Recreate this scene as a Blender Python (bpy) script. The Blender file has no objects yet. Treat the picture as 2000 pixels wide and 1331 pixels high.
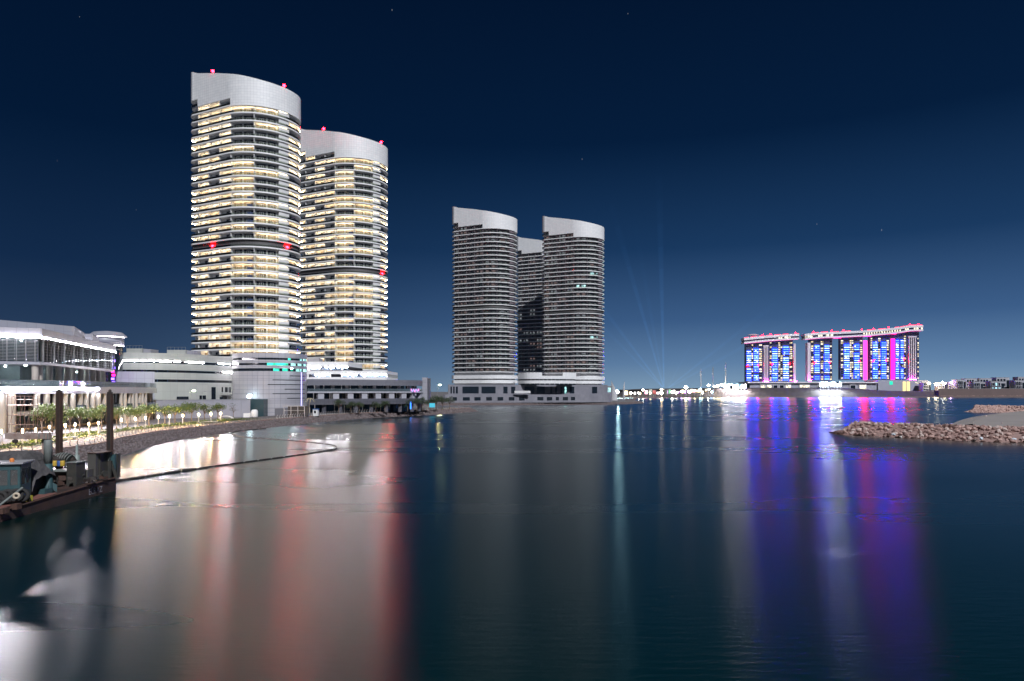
import bpy, bmesh, math, random
from mathutils import Vector, Matrix
R = math.radians
rnd = random.Random(7)
SC = bpy.context.scene
COL = SC.collection

# ------------------------------------------------------------------ camera
F = 1333.33; HZ = 765.0; CH = 10.5            # focal length in photo pixels, horizon row, eye height
cam_d = bpy.data.cameras.new('camera'); cam = bpy.data.objects.new('camera', cam_d); COL.objects.link(cam)
cam_d.lens = 24.0; cam_d.sensor_width = 36.0; cam_d.sensor_fit = 'HORIZONTAL'
cam_d.shift_y = (HZ - 665.5) / 2000.0
cam_d.clip_start = 0.5; cam_d.clip_end = 60000
cam.location = (0, 0, CH); cam.rotation_euler = (R(90), 0, 0)
SC.camera = cam

# ------------------------------------------------------------------ night sky
SUN_AZ = R(153); SUN_EL = R(43)               # added sun lamp for ambient city light, from behind the photographer (azimuth from +Y, clockwise)
w = bpy.data.worlds.new('World'); SC.world = w; w.use_nodes = True
nt = w.node_tree; nt.nodes.clear()
def N(t, **k):
    n = nt.nodes.new(t)
    for a, b in k.items(): setattr(n, a, b)
    return n
def L(a, b): nt.links.new(a, b)
tc = N('ShaderNodeTexCoord'); sep = N('ShaderNodeSeparateXYZ'); L(tc.outputs['Generated'], sep.inputs[0])
def mathn(op, a, b=None, clamp=False):
    n = N('ShaderNodeMath', operation=op); n.use_clamp = clamp
    for i, v in enumerate((a, b)):
        if v is None: continue
        if isinstance(v, (int, float)): n.inputs[i].default_value = v
        else: L(v, n.inputs[i])
    return n.outputs[0]
def ramp(fac, stops):
    n = N('ShaderNodeValToRGB'); L(fac, n.inputs[0]); cr = n.color_ramp
    cr.elements[0].position = stops[0][0]; cr.elements[0].color = (*stops[0][1], 1)
    cr.elements[1].position = stops[-1][0]; cr.elements[1].color = (*stops[-1][1], 1)
    for p, c in stops[1:-1]:
        e = cr.elements.new(p); e.color = (*c, 1)
    return n.outputs[0]
el = mathn('MAXIMUM', sep.outputs[2], 0.0)
dark = ramp(el, [(0, (.034, .060, .118)), (.06, (.022, .048, .104)), (.16, (.0065, .0235, .068)), (.32, (.0012, .0100, .036)), (.60, (.0005, .0050, .020)), (1, (.0004, .004, .015))])
glow = ramp(el, [(0, (.230, .360, .500)), (.04, (.118, .225, .395)), (.10, (.046, .112, .250)), (.20, (.0105, .042, .118)), (.34, (.0018, .0130, .046)), (.60, (.0005, .0050, .020)), (1, (.0004, .004, .015))])
gx, gy = math.sin(R(40)), math.cos(R(40))      # the lit city lies beyond the right edge of the bay
dotp = mathn('ADD', mathn('MULTIPLY', sep.outputs[0], gx), mathn('MULTIPLY', sep.outputs[1], gy))
hl = mathn('SQRT', mathn('ADD', mathn('MULTIPLY', sep.outputs[0], sep.outputs[0]), mathn('ADD', mathn('MULTIPLY', sep.outputs[1], sep.outputs[1]), 1e-4)))
lob = N('ShaderNodeMapRange', interpolation_type='SMOOTHSTEP'); L(mathn('DIVIDE', dotp, hl), lob.inputs[0])
lob.inputs[1].default_value = .25; lob.inputs[2].default_value = 1.05
mx = N('ShaderNodeMix', data_type='RGBA'); L(lob.outputs[0], mx.inputs[0]); L(dark, mx.inputs[6]); L(glow, mx.inputs[7])
sky = N('ShaderNodeTexSky', sky_type='NISHITA'); sky.sun_disc = False
sky.sun_elevation = R(-9); sky.sun_rotation = R(40)
skys = N('ShaderNodeVectorMath', operation='SCALE'); L(sky.outputs[0], skys.inputs[0]); skys.inputs[3].default_value = .05
# stars: sparse, short, faint
mp = N('ShaderNodeMapping'); L(tc.outputs['Generated'], mp.inputs[0]); mp.inputs['Scale'].default_value = (60, 60, 26)
vor = N('ShaderNodeTexVoronoi', feature='F1'); L(mp.outputs[0], vor.inputs['Vector']); vor.inputs['Scale'].default_value = 1.0
sepc = N('ShaderNodeSeparateColor'); L(vor.outputs['Color'], sepc.inputs[0])
star = mathn('MULTIPLY', mathn('LESS_THAN', vor.outputs['Distance'], .042), mathn('MULTIPLY', mathn('GREATER_THAN', sepc.outputs[0], .80), mathn('MULTIPLY', sepc.outputs[1], .16)))
addc = N('ShaderNodeMix', data_type='RGBA', blend_type='ADD'); addc.inputs[0].default_value = 1
L(mx.outputs[2], addc.inputs[6]); L(skys.outputs[0], addc.inputs[7])
adds = N('ShaderNodeVectorMath', operation='ADD'); L(addc.outputs[2], adds.inputs[0])
comb = N('ShaderNodeCombineXYZ'); [L(star, comb.inputs[i]) for i in range(3)]
L(comb.outputs[0], adds.inputs[1])
bg = N('ShaderNodeBackground'); L(adds.outputs[0], bg.inputs[0]); bg.inputs[1].default_value = 1.0
wo = N('ShaderNodeOutputWorld'); L(bg.outputs[0], wo.inputs[0])

# ------------------------------------------------------------------ sun lamp standing in for ambient city light
sd = bpy.data.lights.new('city_light_sun', 'SUN'); sd.energy = 4.0; sd.angle = R(1.0); sd.color = (.93, .95, 1.0)
so = bpy.data.objects.new('city_light_sun', sd); COL.objects.link(so)
sv = Vector((math.sin(SUN_AZ) * math.cos(SUN_EL), math.cos(SUN_AZ) * math.cos(SUN_EL), math.sin(SUN_EL)))
so.rotation_euler = sv.to_track_quat('Z', 'Y').to_euler(); so.location = sv * 500

SC.view_settings.view_transform = 'Standard'; SC.view_settings.look = 'None'
SC.view_settings.exposure = 0.0; SC.view_settings.gamma = 1.0
SC.render.engine = 'CYCLES'
cy = SC.cycles
cy.use_denoising = True; cy.denoiser = 'OPENIMAGEDENOISE'
cy.max_bounces = 5; cy.diffuse_bounces = 2; cy.glossy_bounces = 3; cy.transparent_max_bounces = 10; cy.transmission_bounces = 2; cy.volume_bounces = 0
cy.sample_clamp_indirect = 4.0; cy.caustics_reflective = False; cy.caustics_refractive = False
cy.volume_max_steps = 64; cy.volume_step_rate = 4

# ------------------------------------------------------------------ helpers
def P(px, py, d): return Vector(((px - 1000) / F * d, d, CH - (py - HZ) / F * d))
def X(px, d): return (px - 1000) / F * d
def Z(py, d): return CH + (HZ - py) / F * d
def WD(py, z=0.0): return (CH - z) * F / (py - HZ)
def W(px, py, z=0.0):
    d = WD(py, z); return Vector((X(px, d), d, z))

MATS = {}
def mat(name, col, rough=.6, metal=0.0, var=None, bump=None, spec=.5, panel=None, coat=0):
    if name in MATS: return MATS[name]
    m = bpy.data.materials.new(name); m.use_nodes = True; t = m.node_tree; b = t.nodes['Principled BSDF']
    b.inputs['Base Color'].default_value = (*col, 1); b.inputs['Roughness'].default_value = rough
    b.inputs['Metallic'].default_value = metal; b.inputs['Specular IOR Level'].default_value = spec
    tco = t.nodes.new('ShaderNodeTexCoord'); csock = None
    if var:                                   # (scale, amount, second colour)
        nz = t.nodes.new('ShaderNodeTexNoise'); nz.inputs['Scale'].default_value = var[0]; nz.inputs['Detail'].default_value = 6; nz.inputs['Roughness'].default_value = .65
        t.links.new(tco.outputs['Object'], nz.inputs['Vector'])
        mr = t.nodes.new('ShaderNodeMapRange'); t.links.new(nz.outputs[0], mr.inputs[0]); mr.inputs[1].default_value = .35; mr.inputs[2].default_value = .68; mr.inputs[4].default_value = var[1]
        mxn = t.nodes.new('ShaderNodeMix'); mxn.data_type = 'RGBA'
        t.links.new(mr.outputs[0], mxn.inputs[0]); mxn.inputs[6].default_value = (*col, 1); mxn.inputs[7].default_value = (*var[2], 1)
        csock = mxn.outputs[2]
    if panel:                                 # (width, height, joint, depth, joint colour) on the UV map in metres
        uv = t.nodes.new('ShaderNodeUVMap'); br = t.nodes.new('ShaderNodeTexBrick')
        t.links.new(uv.outputs[0], br.inputs['Vector']); br.offset = 0; br.squash = 1
        br.inputs['Scale'].default_value = 1; br.inputs['Brick Width'].default_value = panel[0]; br.inputs['Row Height'].default_value = panel[1]
        br.inputs['Mortar Size'].default_value = panel[2]; br.inputs['Mortar Smooth'].default_value = .1; br.inputs['Bias'].default_value = 0
        br.inputs['Color1'].default_value = (1, 1, 1, 1); br.inputs['Color2'].default_value = (.90, .91, .92, 1); br.inputs['Mortar'].default_value = (*panel[4], 1)
        mm = t.nodes.new('ShaderNodeMix'); mm.data_type = 'RGBA'; mm.blend_type = 'MULTIPLY'; mm.inputs[0].default_value = 1
        if csock: t.links.new(csock, mm.inputs[6])
        else: mm.inputs[6].default_value = (*col, 1)
        t.links.new(br.outputs[0], mm.inputs[7]); csock = mm.outputs[2]
    if csock: t.links.new(csock, b.inputs['Base Color'])
    if bump:                                  # (scale, strength, distance)
        nb = t.nodes.new('ShaderNodeTexNoise'); nb.inputs['Scale'].default_value = bump[0]; nb.inputs['Detail'].default_value = 5
        t.links.new(tco.outputs['Object'], nb.inputs['Vector'])
        bp = t.nodes.new('ShaderNodeBump'); bp.inputs['Strength'].default_value = bump[1]; bp.inputs['Distance'].default_value = bump[2]
        t.links.new(nb.outputs[0], bp.inputs['Height']); t.links.new(bp.outputs[0], b.inputs['Normal'])
    MATS[name] = m; return m
def glow_mat(name, col, s):
    if name in MATS: return MATS[name]
    m = bpy.data.materials.new(name); m.use_nodes = True; t = m.node_tree; t.nodes.clear()
    e = t.nodes.new('ShaderNodeEmission'); e.inputs[0].default_value = (*col, 1); e.inputs[1].default_value = s
    o = t.nodes.new('ShaderNodeOutputMaterial'); t.links.new(e.outputs[0], o.inputs[0])
    MATS[name] = m; return m
def lit_window(name, col, s, scale=.6):
    """a window with a lit room behind: emission broken up by curtains and furniture"""
    if name in MATS: return MATS[name]
    m = glow_mat(name, col, s); t = m.node_tree; e = [n for n in t.nodes if n.type == 'EMISSION'][0]
    g = t.nodes.new('ShaderNodeNewGeometry'); nz = t.nodes.new('ShaderNodeTexNoise'); nz.inputs['Scale'].default_value = scale; nz.inputs['Detail'].default_value = 3
    t.links.new(g.outputs['Position'], nz.inputs['Vector'])
    r = t.nodes.new('ShaderNodeMapRange'); r.inputs[1].default_value = .35; r.inputs[2].default_value = .65; r.inputs[3].default_value = .25 * s; r.inputs[4].default_value = 1.5 * s
    t.links.new(nz.outputs[0], r.inputs[0]); t.links.new(r.outputs[0], e.inputs[1])
    return m
def room_glass(name, col, s):
    """glazing with a dim lit room behind it"""
    m = mat(name, (.03, .03, .03), .1, spec=.6); t = m.node_tree; bs = t.nodes['Principled BSDF']; bs.inputs['Emission Color'].default_value = (*col, 1)
    g = t.nodes.new('ShaderNodeNewGeometry'); nz = t.nodes.new('ShaderNodeTexNoise'); nz.inputs['Scale'].default_value = .45; nz.inputs['Detail'].default_value = 3; t.links.new(g.outputs['Position'], nz.inputs['Vector'])
    r = t.nodes.new('ShaderNodeMapRange'); r.inputs[1].default_value = .35; r.inputs[2].default_value = .65; r.inputs[3].default_value = .15 * s; r.inputs[4].default_value = 1.6 * s; t.links.new(nz.outputs[0], r.inputs[0]); t.links.new(r.outputs[0], bs.inputs['Emission Strength'])
    return m
def clear_glass(name, tint, refl=.12, haze=.15, hcol=(.25, .3, .3), frosted=False):
    if name in MATS: return MATS[name]
    m = bpy.data.materials.new(name); m.use_nodes = True; t = m.node_tree; t.nodes.clear()
    tr = t.nodes.new('ShaderNodeBsdfTransparent'); tr.inputs[0].default_value = (*tint, 1)
    df = t.nodes.new('ShaderNodeBsdfTranslucent' if frosted else 'ShaderNodeBsdfDiffuse'); df.inputs[0].default_value = (*hcol, 1)
    gl = t.nodes.new('ShaderNodeBsdfGlossy'); gl.inputs['Roughness'].default_value = .06; gl.inputs[0].default_value = (.8, .85, .9, 1)
    m1 = t.nodes.new('ShaderNodeMixShader'); m1.inputs[0].default_value = haze; t.links.new(tr.outputs[0], m1.inputs[1]); t.links.new(df.outputs[0], m1.inputs[2])
    fr = t.nodes.new('ShaderNodeFresnel'); fr.inputs[0].default_value = 1.5
    ad = t.nodes.new('ShaderNodeMath'); ad.operation = 'ADD'; ad.use_clamp = True; t.links.new(fr.outputs[0], ad.inputs[0]); ad.inputs[1].default_value = refl - .04
    m2 = t.nodes.new('ShaderNodeMixShader'); t.links.new(ad.outputs[0], m2.inputs[0]); t.links.new(m1.outputs[0], m2.inputs[1]); t.links.new(gl.outputs[0], m2.inputs[2])
    o = t.nodes.new('ShaderNodeOutputMaterial'); t.links.new(m2.outputs[0], o.inputs[0])
    MATS[name] = m; return m

class MB:
    def __init__(s): s.v = []; s.f = []; s.m = []; s.uv = []; s.cur = 0
    def face(s, pts, uv=None):
        n = len(s.v); s.v += [tuple(p) for p in pts]; s.f.append(list(range(n, n + len(pts)))); s.m.append(s.cur); s.uv.append(uv)
    def box(s, x0, x1, y0, y1, z0, z1):
        c = [(x, y, z) for z in (z0, z1) for y in (y0, y1) for x in (x0, x1)]; n = len(s.v); s.v += c
        for q in ((0, 2, 3, 1), (4, 5, 7, 6), (0, 1, 5, 4), (1, 3, 7, 5), (3, 2, 6, 7), (2, 0, 4, 6)):
            s.f.append([n + i for i in q]); s.m.append(s.cur)
            u = [(c[i][0] + c[i][1], c[i][2]) for i in q]; s.uv.append(u)
        return s
    def obox(s, c, ax, ay, az):               # oriented box from centre and half axes
        c = Vector(c); ax, ay, az = Vector(ax), Vector(ay), Vector(az); n = len(s.v)
        s.v += [tuple(c + ax * i + ay * j + az * k) for k in (-1, 1) for j in (-1, 1) for i in (-1, 1)]
        for q in ((0, 2, 3, 1), (4, 5, 7, 6), (0, 1, 5, 4), (1, 3, 7, 5), (3, 2, 6, 7), (2, 0, 4, 6)):
            s.f.append([n + i for i in q]); s.m.append(s.cur); s.uv.append(None)
        return s
    def prism(s, poly, z0, z1):
        n = len(poly)
        s.face([(p[0], p[1], z1) for p in poly]); s.face([(p[0], p[1], z0) for p in reversed(poly)])
        acc = 0
        for i in range(n):
            a, b = poly[i], poly[(i + 1) % n]; l = math.hypot(b[0] - a[0], b[1] - a[1])
            s.face([(a[0], a[1], z0), (b[0], b[1], z0), (b[0], b[1], z1), (a[0], a[1], z1)], [(acc, z0), (acc + l, z0), (acc + l, z1), (acc, z1)]); acc += l
        return s
    def ribbon(s, pa, pb, z0, z1):            # solid strip between an outer path pa and an inner path pb
        acc = 0; n = len(pa)
        for i in range(n - 1):
            a, b, c, d = pa[i], pa[i + 1], pb[i + 1], pb[i]; l = math.hypot(b[0] - a[0], b[1] - a[1])
            s.face([(a[0], a[1], z0), (b[0], b[1], z0), (b[0], b[1], z1), (a[0], a[1], z1)], [(acc, z0), (acc + l, z0), (acc + l, z1), (acc, z1)])
            s.face([(c[0], c[1], z0), (d[0], d[1], z0), (d[0], d[1], z1), (c[0], c[1], z1)], [(acc, z0), (acc + l, z0), (acc + l, z1), (acc, z1)])
            s.face([(a[0], a[1], z1), (b[0], b[1], z1), (c[0], c[1], z1), (d[0], d[1], z1)])
            s.face([(d[0], d[1], z0), (c[0], c[1], z0), (b[0], b[1], z0), (a[0], a[1], z0)]); acc += l
        for i in (0, n - 1):
            a, d = pa[i], pb[i]; q = [(a[0], a[1], z0), (a[0], a[1], z1), (d[0], d[1], z1), (d[0], d[1], z0)]
            s.face(q if i else q[::-1])
        return s
    def tube(s, pts, r, n=6, cap=True):
        pts = [Vector(p) for p in pts]; rs = r if isinstance(r, (list, tuple)) else [r] * len(pts); base = len(s.v)
        for i, p in enumerate(pts):
            t = (pts[min(i + 1, len(pts) - 1)] - pts[max(i - 1, 0)]).normalized()
            u = t.cross(Vector((0, 0, 1)) if abs(t.z) < .9 else Vector((1, 0, 0))).normalized(); v = t.cross(u)
            for k in range(n):
                a = 2 * math.pi * k / n; s.v.append(tuple(p + u * math.cos(a) * rs[i] + v * math.sin(a) * rs[i]))
        for i in range(len(pts) - 1):
            for k in range(n):
                a = base + i * n + k; b = base + i * n + (k + 1) % n
                s.f.append([a, a + n, b + n, b]); s.m.append(s.cur); s.uv.append(None)
        if cap:
            s.f.append([base + k for k in range(n)]); s.m.append(s.cur); s.uv.append(None)
            s.f.append([base + (len(pts) - 1) * n + k for k in reversed(range(n))]); s.m.append(s.cur); s.uv.append(None)
        return s
    def lathe(s, c, prof, n=12):              # prof: (radius, z) from bottom to top
        base = len(s.v)
        for r, z in prof:
            for k in range(n):
                a = 2 * math.pi * k / n; s.v.append((c[0] + r * math.cos(a), c[1] + r * math.sin(a), c[2] + z))
        for i in range(len(prof) - 1):
            for k in range(n):
                a = base + i * n + k; b = base + i * n + (k + 1) % n
                s.f.append([a, b, b + n, a + n]); s.m.append(s.cur); s.uv.append(None)
        s.f.append([base + k for k in reversed(range(n))]); s.m.append(s.cur); s.uv.append(None)
        s.f.append([base + (len(prof) - 1) * n + k for k in range(n)]); s.m.append(s.cur); s.uv.append(None)
        return s
    def mesh(s, name, mats, smooth=False):
        me = bpy.data.meshes.new(name); me.from_pydata(s.v, [], s.f)
        for m in (mats if isinstance(mats, (list, tuple)) else [mats]): me.materials.append(m)
        me.polygons.foreach_set('material_index', s.m)
        if any(u is not None for u in s.uv):
            ul = me.uv_layers.new(name='UVMap'); i = 0
            for k, f in enumerate(s.f):
                u = s.uv[k]
                for j in range(len(f)):
                    if u is not None: ul.data[i].uv = u[j]
                    else:
                        p = s.v[f[j]]; ul.data[i].uv = (p[0] + p[1], p[2])
                    i += 1
        if smooth: me.polygons.foreach_set('use_smooth', [True] * len(s.f))
        me.update(); return me
    def build(s, name, mats, parent=None, smooth=False):
        return put(name, s.mesh(name, mats, smooth), parent)
def put(name, me, parent=None, loc=(0, 0, 0), rz=0.0, sc=None):
    o = bpy.data.objects.new(name, me); COL.objects.link(o); o.location = loc
    if rz: o.rotation_euler = (0, 0, rz)
    if sc is not None: o.scale = sc if isinstance(sc, (tuple, list)) else (sc, sc, sc)
    if parent: o.parent = parent
    return o
def tag(o, label=None, cat=None, group=None, kind=None):
    for k, v in (('label', label), ('category', cat), ('group', group), ('kind', kind)):
        if v: o[k] = v
    return o
def thing(name, label, cat, loc=(0, 0, 0), rz=0.0, group=None):
    o = bpy.data.objects.new(name, None); COL.objects.link(o); o.location = loc; o.rotation_euler = (0, 0, rz); o.empty_display_size = .5
    return tag(o, label, cat, group)
ORD = ['first', 'second', 'third', 'fourth', 'fifth', 'sixth', 'seventh', 'eighth', 'ninth', 'tenth', 'eleventh', 'twelfth', 'thirteenth', 'fourteenth', 'fifteenth', 'sixteenth', 'seventeenth', 'eighteenth', 'nineteenth', 'twentieth', 'twenty-first', 'twenty-second', 'twenty-third', 'twenty-fourth']
def crom(pts, per=8, closed=False):
    out = []; n = len(pts); pts = [Vector(p) for p in pts]
    for i in range(n if closed else n - 1):
        g = lambda k: pts[k % n] if closed else pts[max(0, min(n - 1, k))]
        p0, p1, p2, p3 = g(i - 1), g(i), g(i + 1), g(i + 2)
        for j in range(per):
            t = j / per
            out.append(.5 * ((2 * p1) + (p2 - p0) * t + (2 * p0 - 5 * p1 + 4 * p2 - p3) * t * t + (3 * p1 - p0 - 3 * p2 + p3) * t ** 3))
    if not closed: out.append(pts[-1])
    return out
def offs(path, d, closed=False):              # offset to the left of travel for d > 0
    out = []; n = len(path)
    for i in range(n):
        a = path[(i - 1) % n] if closed else path[max(i - 1, 0)]; b = path[(i + 1) % n] if closed else path[min(i + 1, n - 1)]
        t = Vector((b[0] - a[0], b[1] - a[1])); t.normalize(); out.append(Vector((path[i][0] - t.y * d, path[i][1] + t.x * d)))
    return out
def arc_pts(path, step):
    out = []; acc = 0; nxt = 0
    for i in range(len(path) - 1):
        a, b = Vector(path[i][:2]), Vector(path[i + 1][:2]); l = (b - a).length
        while l > 0 and nxt <= acc + l:
            t = (nxt - acc) / l; out.append((a.lerp(b, t), (b - a).normalized())); nxt += step
        acc += l
    return out
def sub(path, f0, f1, n=None):                # part of a path between two fractions of its length
    ls = [0]
    for i in range(len(path) - 1): ls.append(ls[-1] + (Vector(path[i + 1][:2]) - Vector(path[i][:2])).length)
    T = ls[-1]
    def at(s):
        for i in range(len(path) - 1):
            if s <= ls[i + 1] or i == len(path) - 2:
                t = (s - ls[i]) / max(1e-9, ls[i + 1] - ls[i]); return Vector(path[i][:2]).lerp(Vector(path[i + 1][:2]), t)
    n = n or max(2, int(len(path) * (f1 - f0)) + 2)
    return [at(T * (f0 + (f1 - f0) * k / (n - 1))) for k in range(n)]
def icosa():
    bm = bmesh.new(); bmesh.ops.create_icosphere(bm, subdivisions=1, radius=1); v = [tuple(x.co) for x in bm.verts]; f = [[q.index for q in x.verts] for x in bm.faces]; bm.free(); return v, f
ICO_V, ICO_F = icosa()

def led_ribbon(pa, pb, z0, z1):
    """slim lamp housing along a path; only its outer face shines"""
    mb_ = MB(); mb_.ribbon(pa, pb, z0, z1); mb_.cur = 1; q = offs(pa, -.012)
    for i in range(len(q) - 1): mb_.face([(q[i][0], q[i][1], z0), (q[i + 1][0], q[i + 1][1], z0), (q[i + 1][0], q[i + 1][1], z1), (q[i][0], q[i][1], z1)])
    return mb_

# ------------------------------------------------------------------ materials
WHITE = mat('white_panel', (.82, .82, .82), .45, var=(.12, .35, (.76, .76, .77)), panel=(1.35, 1.2, .035, 0, (.62, .62, .64)))
WHITEP = mat('white_paint', (.72, .72, .72), .55, var=(.35, .4, (.60, .60, .61)))
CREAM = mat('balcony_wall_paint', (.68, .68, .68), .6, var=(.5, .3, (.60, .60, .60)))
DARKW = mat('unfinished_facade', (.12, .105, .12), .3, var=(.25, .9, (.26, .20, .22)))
CLAD = mat('grey_cladding', (.34, .34, .38), .4, var=(.15, .5, (.28, .28, .32)), panel=(2.2, 1.6, .05, 0, (.55, .55, .58)))
CLADL = mat('pale_cladding', (.40, .40, .45), .4, var=(.15, .5, (.34, .34, .39)), panel=(2.4, 3.0, .05, 0, (.7, .7, .72)))
CLADW = mat('offwhite_cladding', (.42, .43, .40), .5, var=(.1, .5, (.35, .36, .34)), panel=(2.6, 2.6, .04, 0, (.75, .75, .75)))
CLADD = mat('charcoal_cladding', (.09, .09, .11), .45, var=(.2, .5, (.07, .07, .09)), panel=(1.6, 1.6, .05, 0, (.6, .6, .62)))
CONC = mat('concrete', (.36, .35, .36), .8, var=(.25, .7, (.26, .26, .28)), bump=(3, .2, .03))
CONCW = mat('weathered_plaster', (.24, .235, .27), .75, var=(.12, .8, (.16, .16, .19)), panel=(2.0, 2.0, .03, 0, (.8, .8, .8)))
DGLASS = mat('dark_window_glass', (.012, .018, .026), .07, spec=.8)

BGLASS = room_glass('lit_flat_glass', (1.0, .66, .34), .42)
FRAME = mat('white_window_frame', (.72, .72, .70), .4)
DFRAME = mat('dark_metal_frame', (.035, .037, .042), .45, metal=.4)
SLABM = mat('balcony_edge_paint', (.82, .82, .83), .5, var=(.2, .4, (.62, .62, .65)))
BALG = clear_glass('balustrade_glass', (.90, .94, .86), refl=.08, haze=.16, hcol=(.80, .84, .72), frosted=True)
BALG2 = clear_glass('terrace_glass', (.50, .60, .62), refl=.20, haze=.35, hcol=(.22, .27, .28))
LOUV = mat('louver_metal', (.07, .07, .075), .5, metal=.2)
LED = glow_mat('white_led', (1.0, .92, 1.0), 1250); LEDB = glow_mat('soft_white_led', (1.0, .93, 1.0), 340)
WARMS = [glow_mat('warm_white_lamp_glow', (1.0, .82, .56), 56), glow_mat('amber_lamp_glow', (1.0, .70, .36), 46), glow_mat('dim_warm_lamp_glow', (1.0, .74, .42), 36)]
WARM = glow_mat('balcony_lamp_glow', (1.0, .76, .45), 60)
RED = glow_mat('red_beacon_glow', (1.0, .0008, .0020), 520)
STEEL = mat('galvanised_steel', (.35, .36, .38), .45, metal=.6, var=(2, .5, (.22, .22, .23)))
RUST = mat('rusty_steel', (.09, .045, .032), .8, var=(1.3, .9, (.04, .024, .02)), bump=(6, .4, .02))
BLACKM = mat('black_steel', (.022, .020, .020), .6, var=(1.5, .8, (.05, .032, .025)), bump=(5, .3, .02))

# ------------------------------------------------------------------ water
def water_mat():
    """wind ripples run across the view: slopes are wide along the depth and narrow sideways"""
    m = bpy.data.materials.new('sea_water'); m.use_nodes = True; t = m.node_tree; t.nodes.clear()
    nn = lambda k: t.nodes.new(k)
    g = nn('ShaderNodeNewGeometry')
    def noise(sx, sy, scale, det):
        mp = nn('ShaderNodeMapping'); t.links.new(g.outputs['Position'], mp.inputs[0]); mp.inputs['Scale'].default_value = (sx, sy, 1)
        nz = nn('ShaderNodeTexNoise'); t.links.new(mp.outputs[0], nz.inputs['Vector']); nz.inputs['Scale'].default_value = scale; nz.inputs['Detail'].default_value = det
        return nz.outputs[0]
    n1 = noise(.2, 1, .035, 3)                # slicks and cat's paws
    r = nn('ShaderNodeMapRange'); t.links.new(n1, r.inputs[0]); r.inputs[1].default_value = .15; r.inputs[2].default_value = .85; r.interpolation_type = 'SMOOTHSTEP'; r.inputs[3].default_value = .25; r.inputs[4].default_value = .31
    sp_ = nn('ShaderNodeSeparateXYZ'); t.links.new(g.outputs['Position'], sp_.inputs[0])
    dv = nn('ShaderNodeMath'); dv.operation = 'DIVIDE'; dv.inputs[0].default_value = 9.0; t.links.new(sp_.outputs[1], dv.inputs[1]); dv.use_clamp = True
    # a churned patch where fish break the surface
    vd = nn('ShaderNodeVectorMath'); vd.operation = 'DISTANCE'; mpc = nn('ShaderNodeMapping'); t.links.new(g.outputs['Position'], mpc.inputs[0]); mpc.inputs['Scale'].default_value = (.55, 1.15, 1)
    t.links.new(mpc.outputs[0], vd.inputs[0]); vd.inputs[1].default_value = (21.6 * .55, 44.5 * 1.15, 0)
    pm = nn('ShaderNodeMapRange'); pm.interpolation_type = 'SMOOTHSTEP'; t.links.new(vd.outputs['Value'], pm.inputs[0]); pm.inputs[1].default_value = 2.6; pm.inputs[2].default_value = .8; pm.inputs[3].default_value = 0; pm.inputs[4].default_value = .9
    st = nn('ShaderNodeMath'); st.operation = 'MAXIMUM'; t.links.new(dv.outputs[0], st.inputs[0]); t.links.new(pm.outputs[0], st.inputs[1])
    bp = nn('ShaderNodeBump'); bp.inputs['Distance'].default_value = .06; t.links.new(st.outputs[0], bp.inputs['Strength'])
    t.links.new(noise(.45, 1.8, 1.3, 4), bp.inputs['Height'])
    gl = nn('ShaderNodeBsdfAnisotropic'); gl.distribution = 'BECKMANN'; gl.inputs['Color'].default_value = (.93, .97, 1, 1); gl.inputs['Anisotropy'].default_value = .40
    tg = nn('ShaderNodeCombineXYZ'); tg.inputs[0].default_value = 1.0
    t.links.new(r.outputs[0], gl.inputs['Roughness']); t.links.new(tg.outputs[0], gl.inputs['Tangent']); t.links.new(bp.outputs[0], gl.inputs['Normal'])
    df = nn('ShaderNodeBsdfDiffuse'); df.inputs[0].default_value = (.0002, .0130, .0120, 1)
    fr = nn('ShaderNodeFresnel'); fr.inputs[0].default_value = 2.0
    mx_ = nn('ShaderNodeMixShader'); t.links.new(fr.outputs[0], mx_.inputs[0]); t.links.new(df.outputs[0], mx_.inputs[1]); t.links.new(gl.outputs[0], mx_.inputs[2])
    o = nn('ShaderNodeOutputMaterial'); t.links.new(mx_.outputs[0], o.inputs[0])
    return m
mb = MB(); S = 20000
mb.face([(-S, -400, 0), (S, -400, 0), (S, S, 0), (-S, S, 0)])
tag(mb.build('sea', water_mat()), 'calm teal water of the bay streaked with light', 'water', kind='structure')

# ------------------------------------------------------------------ land
WL = [(-88, 12), (-76, 50), (-67, 85), (-63, 108.8), (-68, 128), (-71.5, 149), (-71.3, 172.8), (-70, 194), (-68.5, 209), (-62.6, 245.6), (-53.5, 274.5), (-36.5, 304), (-21, 348), (-17.5, 358),
      (-22, 368), (-38, 388), (-52, 440), (-55, 490), (-50, 508), (0, 519), (40, 532), (80, 548), (110, 585), (122, 640), (112, 690), (150, 820), (200, 1060), (290, 1150), (420, 1190), (800, 1185), (1500, 1190), (4000, 1300)]
wl = crom([Vector((a, b, 0)) for a, b in WL], 5)
tl = offs(wl, 4.6)                            # top of the bank, inland
SAND = mat('dry_sand', (.30, .27, .25), .95, var=(.06, .8, (.22, .20, .19)), bump=(.8, .5, .15))
SOIL = mat('dark_soil', (.06, .05, .05), .95, var=(.1, .8, (.035, .03, .03)), bump=(.5, .6, .3))
PAVE = mat('promenade_paving', (.34, .29, .25), .8, var=(.3, .5, (.26, .22, .19)), panel=(1.2, 1.2, .03, 0, (.6, .6, .6)))
mb = MB(); mb.face([(p.x, p.y, 1.9) for p in tl] + [(9000, 14000, 1.9), (-9000, 14000, 1.9), (-9000, -50, 1.9), (-140, -50, 1.9)])
tag(mb.build('ground', mat('ground_dust', (.17, .16, .16), .95, var=(.05, .8, (.10, .095, .10)), bump=(.5, .4, .1))), 'flat dusty ground behind the shore', 'ground', kind='structure')
mb = MB()
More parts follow.
